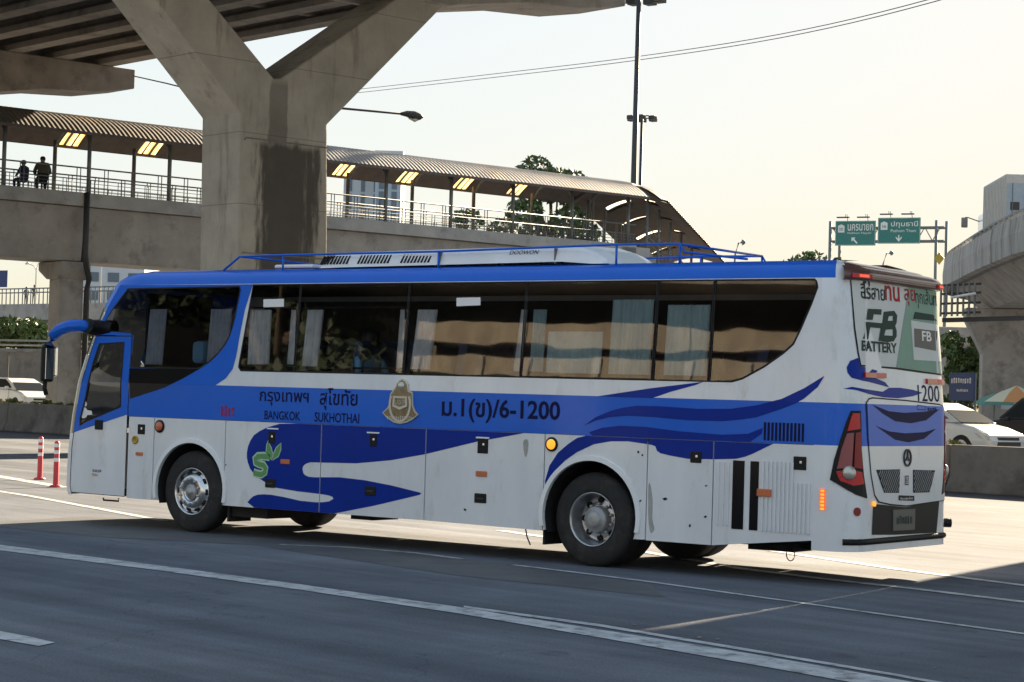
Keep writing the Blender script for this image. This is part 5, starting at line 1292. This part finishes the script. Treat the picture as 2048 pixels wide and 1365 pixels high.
RD = R(-12)
cl = (-47.14,39.22,0.87); car_l = car('parked_car', (cl[0]-2.2*math.cos(RD), cl[1]-2.2*math.sin(RD)), RD, 'car_white', label='white saloon car at left edge beyond the barrier', cat='car')
cr_ = (-1.31,30.32,1.16); car_r = car('parked_car', (cr_[0]-2.25*math.cos(RD), cr_[1]-2.25*math.sin(RD)), RD, 'car_white', label='white saloon car behind the barrier right of the coach', cat='car')
cp = (-5.84,44.32,1.17); pk_ = car('pickup_truck', (cp[0], cp[1]), RD+math.pi, 'car_trim', 'pickup', label='dark pickup truck at right edge behind the white car', cat='pickup truck')
car_r.location.z = .602; pk_.location.z = .602; car_l.location.z = .602
sg, _ = between('banner_sign', (-5.8,36.94,1.59), (-4.45,36.06,1.55), label='navy banner board with white lettering behind the right white car', cat='sign')
B().box((-.15, 0, 1.55), (1.0+.1, .05, 2.35)).build('board', 'sign_blue', sg)
for x in (-.1, 1.05): B().box((x, .05, 0), (x+.05, .1, 2.35)).build('leg', 'steel_grey', sg)
sg.location.z = .602
sfn = lambda p, off: (p[0], -off, p[1])
unreadable('banner_lettering', sfn, .006, (-.05, 2.04, 1.0, 2.20), 9, 'sign_white', sg, 7); unreadable('banner_lettering', sfn, .006, (.25, 1.80, .85, 1.88), 8, 'sign_white', sg, 8)
def parasol(loc, r, zt, cols, **kw):
    e = empty('market_umbrella', (loc[0], loc[1], 0), **kw); B().tube([(0, 0, 0), (0, 0, zt)], .025, 8).build('pole', 'steel_grey', e)
    n = 8
    for k in range(n):
        a0, a1 = 2*math.pi*k/n, 2*math.pi*(k+1)/n
        P = [(0, 0, zt), (r*.55*math.cos(a0), r*.55*math.sin(a0), zt-.22*r), (r*math.cos(a0), r*math.sin(a0), zt-.5*r), (r*math.cos(a1), r*math.sin(a1), zt-.5*r), (r*.55*math.cos(a1), r*.55*math.sin(a1), zt-.22*r)]
        B().add(P, [(0, 1, 4), (1, 2, 3, 4)]).build('canopy_panel', cols[k % len(cols)], e)
    return e
parasol((-19.82,73.69,1.71), 1.15, 2.75, ['umbrella_green'], label='green market umbrella right of the banner board', cat='umbrella', group='market umbrellas')
parasol((-16.65,68.57,1.75), 1.5, 3.05, ['umbrella_orange', 'umbrella_cream'], label='orange and cream market umbrella at right picture edge', cat='umbrella', group='market umbrellas')
tb_, _ = between('stall_table', (-19.55,71.45,0.81), (-18.04,72.54,0.82), label='market stall table with grey cloth under the umbrellas', cat='table')
B().box((0, 0, .78), (1.9, .8, .82)).build('top', 'bld_white', tb_); B().box((.02, -.02, .15), (1.88, .0, .8)).build('cloth', 'bld_blue', tb_)

# ---- curved flyover with box truck, right
EDGE = [(34,33),(14,43),(1,51.5),(-9,60.5),(-17.7,71.5),(-20.9,76.4),(-24.1,81.6),(-28.3,88.8),(-33,97.2),(-36.3,105.5),(-37.3,114),(-35.5,123),(-30,132),(-21,139)]
def resample(P, n):
    out = []
    for i in range(len(P)-1):
        p0, p1, p2, p3 = [Vector(P[max(0, min(len(P)-1, i+k))]) for k in (-1, 0, 1, 2)]
        for j in range(n):
            t = j/n; out.append(.5*((2*p1)+(p2-p0)*t+(2*p0-5*p1+4*p2-p3)*t*t+(3*p1-p0-3*p2+p3)*t**3))
    out.append(Vector(P[-1])); return out
EP_ = resample(EDGE, 5)
fly = empty('flyover', (0, 0, 0), label='curved concrete flyover with streaked parapet at right', cat='flyover')
def sweep(name, prof, m, bev=0, pts=EP_, smooth=False):
    b = B(); V = []; n = len(prof)
    for i, p in enumerate(pts):
        d = (pts[min(i+1, len(pts)-1)]-pts[max(i-1, 0)]).normalized(); nn = Vector((d.y, -d.x))
        for (o, z) in prof: q = p+nn*o; V.append((q.x, q.y, z))
    F = [[i*n+k, i*n+(k+1) % n, (i+1)*n+(k+1) % n, (i+1)*n+k] for i in range(len(pts)-1) for k in range(n)]
    F += [list(range(n)), [(len(pts)-1)*n+k for k in range(n)]]
    return b.add(V, F, 0, smooth).build(name, m, fly)
sweep('parapet', [(-.02,9.25),(.35,9.2),(.35,9.9),(.28,10.95),(.02,10.95),(-.06,10.2)], 'concrete_streaky')
sweep('parapet', [(9.0,9.2),(9.35,9.2),(9.35,10.95),(9.05,10.95)], 'concrete_streaky')
sweep('deck', [(.351,9.3),(9.0,9.3),(9.0,9.75),(.351,9.75)], 'concrete_dark')
sweep('box_girder', [(.9,9.299),(2.6,7.9),(6.8,7.9),(8.4,9.299)], 'concrete')
sweep('rail', [(.12,11.2),(.22,11.2),(.22,11.3),(.12,11.3)], 'steel_grey')
rpm = B().box((-.05, -.12, 10.94), (.05, .12, 11.21)).mesh('rail_post', 'concrete_pale')
acc = 0; last = None
for i in range(len(EP_)-1):
    seg = (EP_[i+1]-EP_[i]); L_ = seg.length; d = seg.normalized(); nn = Vector((d.y, -d.x)); t = -acc
    while t < L_:
        if t >= 0:
            q = EP_[i]+d*t+nn*.17; o = bpy.data.objects.new('rail_post', rpm); link(o, fly); o.location = (q.x, q.y, 0); o.rotation_euler.z = math.atan2(d.y, d.x)
        t += 1.5
    acc = (acc+L_) % 1.5 if False else L_-(t-1.5)
def fly_pillar(loc, rz, w, **kw):
    e = empty('flyover_pillar', (loc[0], loc[1], 0), rz, **kw)
    B().prism([(-w/2,0),(w/2,0),(w/2,5.2),(w/2+.5,6.2),(w/2+1.0,7.2),(w/2+1.0,7.88),(-w/2-1.0,7.88),(-w/2-1.0,7.2),(-w/2-.5,6.2),(-w/2,5.2)], 1, -.75, .75).build('shaft', 'concrete', e, bevel=.06)
    return e
q = (-27.42,96.49,4.36); fp = fly_pillar((q[0], q[1]), R(30), 5.2, label='wide flared flyover pillar at right picture edge', cat='pillar', group='flyover pillars')
B().box((-1.5, -.80, 2.0), (-.4, -.752, 3.1)).build('notice_plate', 'bld_white', fp)
q = (-42.55,121.33,4.81); fly_pillar((q[0], q[1]), R(30), 2.2, label='slimmer far flyover pillar just right of the coach', cat='pillar', group='flyover pillars')
q, w = (-20.92,70.26,6.98), (-18.83,69.29,6.92)
mb, ML = between('service_gantry', q, w, label='dark steel service frame with cables under the flyover edge', cat='frame')
for z in (6.3, 6.75, 7.2, 7.6): B().box((-.3, 0, z), (ML, .12, z+.10)).build('beam', 'steel_dark', mb)
for k in range(7): B().box((k*ML/6-.3, -.05, 6.2), (k*ML/6-.2, .0, 7.7)).build('upright', 'steel_grey', mb)
B().tube([(.6, -.15, 7.05), (ML-.1, -.15, 7.2)], .06, 8).build('tube_lamp', 'sign_white', mb)
B().box((-.4, .2, 5.95), (ML+2.5, .5, 6.15)).build('cable_tray', 'steel_dark', mb)
# box truck on the flyover
def P2(i): return EP_[i]
tq = (-21.63,78.82,12.09)
bt = empty('box_truck', (tq[0]+1.05, tq[1]+.68, 9.76), R(90+33), label='pale container truck driving over the flyover', cat='truck')
B().box((0, -1.25, 1.1), (6.2, 1.25, 4.0)).build('container', 'container', bt, bevel=.03)
for k in range(15): 
    for sg_ in (-1, 1): B().box((.15+k*.41, sg_*1.25-.03, 1.2), (.30+k*.41, sg_*1.25+.03, 3.9)).build('rib', 'container', bt)
for sg_ in (-1, 1): B().box((-.03, sg_*.62-.56, 1.2), (-.002, sg_*.62+.56, 3.55)).build('rear_door', 'container_blue', bt)
for y in (-.9, -.3, .3, .9): B().tube([(-.05, y, 1.15), (-.05, y, 3.55)], .02, 6).build('lock_bar', 'steel_grey', bt)
B().box((-.05, .55, 2.2), (-.035, 1.0, 2.6)).build('warning_label', 'steel_dark', bt)
B().box((6.5, -1.15, .5), (8.4, 1.15, 2.7)).build('cab', 'car_white', bt, bevel=.15)
B().box((-.1, -.5, .75), (8.2, .5, 1.08)).build('chassis', 'chassis', bt)
for x in (.8, 1.9, 7.4):
    for sg_ in (-1, 1): B().lathe([(0, -.14), (.45, -.14), (.5, -.1), (.5, .14), (0, .14)], 1, 20, (x, sg_*1.0, .5)).build('wheel', 'rubber', bt)
B().tube([(7.9, 1.15, 2.3), (7.9, 1.75, 2.5), (7.9, 1.9, 2.5)], .03, 6).build('mirror_arm', 'steel_dark', bt); B().box((7.85, 1.75, 1.95), (7.95, 2.1, 2.5)).build('wing_mirror', 'steel_grey', bt, bevel=.05)

# ---- sign gantry
gA, gB = (-64.67,144.48,15.66), (-55.34,146.28,15.63)
gn, GL = between('sign_gantry', gA, gB, label='steel gantry frame carrying two green road signs', cat='gantry')
def gz(v, x=1750): return None
zt, zb_ = (-60.77,144.76,17.58)[2], (-60.76,144.81,16.4)[2]
for z in (zt, zb_):
    B().tube([(-.3, 0, z), (GL+.3, 0, z)], .10, 6).build('chord', 'steel_grey', gn); B().tube([(-.3, 1.0, z), (GL+.3, 1.0, z)], .10, 6).build('chord', 'steel_grey', gn)
for x in (-.25, .35, GL-.35, GL+.3):
    B().tube([(x, 0 if x in (-.25, GL-.35) else 1.0, 0), (x, 0 if x in (-.25, GL-.35) else 1.0, zt+.6)], .14, 8).build('upright', 'steel_grey', gn)
for k in range(14):
    x = k*GL/14; B().tube([(x, 0, zb_ if k % 2 else zt), (x+GL/14, 0, zt if k % 2 else zb_)], .045, 5).build('brace', 'steel_grey', gn)
S0, S1 = (-64.46,144.63,15.67)[2], 0
def sgn_panel(x0, x1, z0, z1, thai, eng, arrow, lab):
    e = empty('road_sign', loc2(gn, (x0+x1)/2, -.25, 0), gn.rotation_euler.z, label=lab, cat='sign', group='green road signs on the gantry'); w = (x1-x0)/2
    B().box((-w, 0, z0), (w, .08, z1)).build('board', 'sign_green', e, bevel=.05)
    fn = lambda p, off: (p[0], -off, p[1]); H = z1-z0
    P = [(-w+.04, z0+.04), (w-.04, z0+.04), (w-.04, z1-.04), (-w+.04, z1-.04)]
    conform('border', [P, shrink(P, .035)], fn, .006, 'sign_white', e)
    lettering('sign_lettering', thai, fn, .008, (-w*.38, z1-H*.40, w*.88, z1-H*.13), 'sign_white', e, bold=.01)
    lettering('sign_lettering', eng, fn, .008, (-w*.38, z1-H*.56, w*.80, z1-H*.45), 'sign_white', e)
    sh = [(-w*.86, z1-H*.47), (-w*.54, z1-H*.47), (-w*.54, z1-H*.2), (-w*.70, z1-H*.14), (-w*.86, z1-H*.2)]
    conform('route_shield', [sh], fn, .008, 'sign_white', e); lettering('shield_number', '305' if 'Nayok' in eng else '346', fn, .011, (-w*.80, z1-H*.40, -w*.60, z1-H*.28), 'ad_dark', e)
    c = (0 if arrow == 'down' else -.05, z0+H*.2); k = H*.13
    if arrow == 'down': pl = [(-.18,1),(.18,1),(.18,-.1),(.9,.55),(.9,.1),(0,-1),(-.9,.1),(-.9,.55),(-.18,-.1)]
    else: pl = [(-1,1),(.3,.95),(-.1,.5),(1,-.7),(.65,-1),(-.45,.15),(-.95,-.3)]
    conform('arrow', [[(c[0]+p[0]*k, c[1]+p[1]*k) for p in pl]], fn, .008, 'sign_white', e)
    for dx in (-.5*w, .5*w):
        B().box((dx-.55, -.9, z1+.18), (dx+.55, -.6, z1+.28)).build('flood_lamp', 'steel_dark', e); B().tube([(dx+.2, 0, z1), (dx+.2, -.3, z1+.6), (dx+.2, -.75, z1+.5), (dx+.2, -.75, z1+.25)], .03, 5).build('lamp_arm', 'steel_grey', e)
k_ = GL/(1880-1665)
sgn_panel((1671-1665)*k_, (1753-1665)*k_, (-62.55,144.76,16)[2], (-62.57,144.68,18.18)[2], 'นครนายก', 'Nakhon Nayok', 'left', 'left green road sign with slanting arrow on the gantry')
sgn_panel((1757-1665)*k_, (1842-1665)*k_, (-59,146.09,16.16)[2], (-59.02,146,18.42)[2], 'ปทุมธานี', 'Pathum Thani', 'down', 'right green road sign with down arrow on the gantry')
yb = B().prism([(0,0),(.42,.55),(0,1.1),(-.42,.55)], 1, 0, .08).build('diamond_sign', 'yellow_box', label='small yellow diamond sign on the gantry leg by the flyover', cat='sign'); yb.location = (-54.56,144.42,14.2); yb.rotation_euler.z = gn.rotation_euler.z

# ---- lamps, masts and wires
lp = (-38.34,45.41,5.65)
e = empty('street_lamp', (lp[0], lp[1], 0), -YAW, label='long-armed dark street lamp reaching out right of the big pier', cat='street lamp')
zl = (-34.86,47.65,13.42)[2]; AL = (835-610)/4139.27*86
B().tube([(0, 0, 0), (0, 0, zl-.2), (.2, 0, zl+.15), (.9, 0, zl+.28), (AL-.9, 0, zl+.10)], [.12, .09, .06, .05, .045], 8).build('pole', 'steel_dark', e)
B().tube([(AL-.95, 0, zl+.10), (AL-.7, 0, zl+.11), (AL-.4, 0, zl+.05), (AL-.12, 0, zl), (AL, 0, zl-.01)], [.06, .13, .19, .14, .03], 10).build('lamp_head', 'steel_dark', e)
B().tube([(AL-.6, 0, zl-.04), (AL-.35, 0, zl-.12), (AL-.12, 0, zl-.06)], [.06, .11, .05], 8).build('lens', 'pale_metal', e)
def mast(base, H, r0, r1, m, ncl, **kw):
    e = empty('light_mast', (base[0], base[1], 0), **kw)
    B().tube([(0, 0, 0), (0, 0, H*.4), (0, 0, H)], [r0, (r0+r1)/2, r1], 12).build('pole', m, e)
    B().tube([(1.0*math.cos(2*math.pi*k/16), 1.0*math.sin(2*math.pi*k/16), H) for k in range(17)], .06, 6).build('ring', m, e)
    for k in range(ncl):
        a = 2*math.pi*k/ncl; c = (1.15*math.cos(a), 1.15*math.sin(a)); B().box((c[0]-.3, c[1]-.3, H-.35), (c[0]+.3, c[1]+.3, H+.05)).build('flood_lamp', 'steel_dark', e, bevel=.05)
    return e
mast((-41.37,75.23,7.32), 23.9, .24, .12, 'steel_dark', 8, label='tall tapered light mast reaching the top of the picture', cat='light mast')
mast((-82.87,141.37,11.15), 28.0, .26, .14, 'steel_dark', 6, label='farther light mast with floodlight crown behind the tall one', cat='light mast')
for (p, lab) in (((-43.34,89.81,8.14), 'curved street lamp right of the footbridge stairs'), ((-47.09,117.89,9.72), 'curved street lamp below the green signs')):
    H = 11.6 if 'stairs' in lab else 13.1
    st_lamp('street_lamp', (p[0], p[1], 0), H, .55 if 'stairs' in lab else .7, -YAW, .09, 'steel_grey', False, label=lab, cat='street lamp', group='curved street lamps beyond the coach')
wp_ = (-94.61,108.3,9.35)
up_e = empty('utility_pole', (wp_[0], wp_[1], 0), label='utility pole carrying the wires behind the big pier', cat='pole')
B().tube([(0, 0, 0), (0, 0, (-94.75,107.64,26.17)[2]+.6)], [.2, .14], 8).build('pole', 'concrete', up_e)
for i, dv in enumerate((0, 7)):
    P = [(-94.75,107.64,26.13), (-83.83,103.2,25.4), (-63.73,93.09,23.74), (-45.69,81.5,21.77), (-29.15,68.82,19.77), (-15.53,56.5,18.17), (-3.26,45.64,17.36)]
    b = B().tube(resample([(p[0], p[1], p[2]-(.30 if i else 0)*(170-k*17)/170) for k, p in enumerate(P)], 6), .022, 5)
    b.build('power_line', 'steel_dark', label=('upper' if i == 0 else 'lower')+' one of two thin power lines crossing the sky', cat='wire', group='power lines across the sky')

# ---- far buildings; their pale colours stand in for distance haze
def building(name, loc, rz, w, d, h, m, cols, rows, winw=.55, winh=.5, **kw):
    e = empty(name, (loc[0], loc[1], 0), rz, **kw)
    B().box((-w/2, 0, 0), (w/2, d, h)).build('wall', m, e); B().box((-w/2-.2, -.2, h), (w/2+.2, d+.2, h+.5)).build('roof', 'bld_white', e)
    cw, rh = w/cols, h/rows; wm = B().box((-cw*winw/2, -.12, -rh*winh/2), (cw*winw/2, .05, rh*winh/2)).mesh('window', 'bld_window')
    for r_ in range(rows//3, rows):
        for c in range(cols):
            o = bpy.data.objects.new('window', wm); link(o, e); o.location = (-w/2+cw*(c+.5), 0, rh*(r_+.5))
    return e
vz = -YAW
q = (-227.02,209.95,15.47); building('tower_block', (q[0], q[1]), vz, 13, 14, 23.5, 'bld_white', 4, 8, label='pale block left of the coach roof behind the far lamps', cat='building')
q = (-243.39,235.11,16.92); building('tower_block', (q[0], q[1]), vz, 14, 14, 24.5, 'bld_blue', 5, 8, label='pale blue block behind the coach front roof', cat='building')
q = (-222.15,225.77,16.33); building('tower_block', (q[0], q[1]), vz, 9, 14, 21.5, 'bld_cream', 3, 7, label='low cream block between coach roof and big pier', cat='building')
q = (-174.33,210.71,22.58); building('tower_block', (q[0], q[1]), vz, 5.6, 12, 36, 'bld_white', 3, 14, .3, .85, label='white tower strip seen under the footbridge roof', cat='building')
q = (-165.04,205.09,22); building('tower_block', (q[0], q[1]), vz, 3.6, 12, 35.4, 'bld_blue', 2, 14, .4, .85, label='grey blue tower strip beside the white one', cat='building')
q = (-93.69,84.47,4.39); building('shop_house', (q[0], q[1]), vz, 1.8, 6, 5.6, 'orange_wall', 2, 4, .5, .6, label='orange and white shop front behind the coach mirror', cat='building')

B().box((-120, -75, .004), (60, -30, .12)).build('added_bounce_paving', 'concrete_pale', kind='structure')  # unseen pale ground, added to bounce sunlight back at the coach side
# ---- elevated road on the camera's side (it is what the coach windows mirror)
er = empty('elevated_road', (-20, -46, 0), R(-5), label='sunlit elevated road opposite the coach', cat='elevated road')
B().box((-13, -12, 6.8), (70, 0, 10.55)).build('girder_face', 'tan_wall', er)
B().box((-13, -12, 10.55), (70, -1.2, 11.0)).build('deck', 'concrete_dark', er)
for k in range(26): B().box((-13+k*3, -.02, 6.9), (-12.7+k*3, .16, 10.5)).build('pilaster', 'concrete', er)
for k in range(5): B().tube([(-5+k*17, -2, 11), (-5+k*17, -2, 12.9)], .12, 8).build('lamp_post', 'steel_dark', er)
B().tube([(-13, .3, 9.6), (70, .3, 9.6)], .10, 8).build('service_pipe', 'steel_dark', er)
for k in range(13): B().box((-13+k*6+.03, -.4, 10.95), (-7+k*6-.03, .1, 11.75)).build('parapet_panel', 'tan_wall', er)
B().box((-90, -32, 13.0), (70, 2.5, 14.2)).build('upper_deck', 'concrete_dark', er)
for k in range(3): B().box((-6+k*28, -8, 0), (-3.5+k*28, -4, 6.8)).box((-6+k*28, -18, 0), (-3.5+k*28, -15, 13.0)).build('column', 'concrete', er)

for i in range(5):  # unseen trees, added so the front windows mirror something dark
    tree((-39-10.5*i, -44+1.5*(i % 2)), 21, .4, lobes(20, 7.5, 18, 40+i, lobe=.42, low=.3), 8000, .34, 40+i, ('foliage_dark', 'foliage_dark', 'foliage_dark'), label=('first', 'second', 'third', 'fourth', 'fifth')[i]+' unseen tree from the elevated road, added to darken the window reflections', cat='tree', group='unseen trees added for dark window reflections')
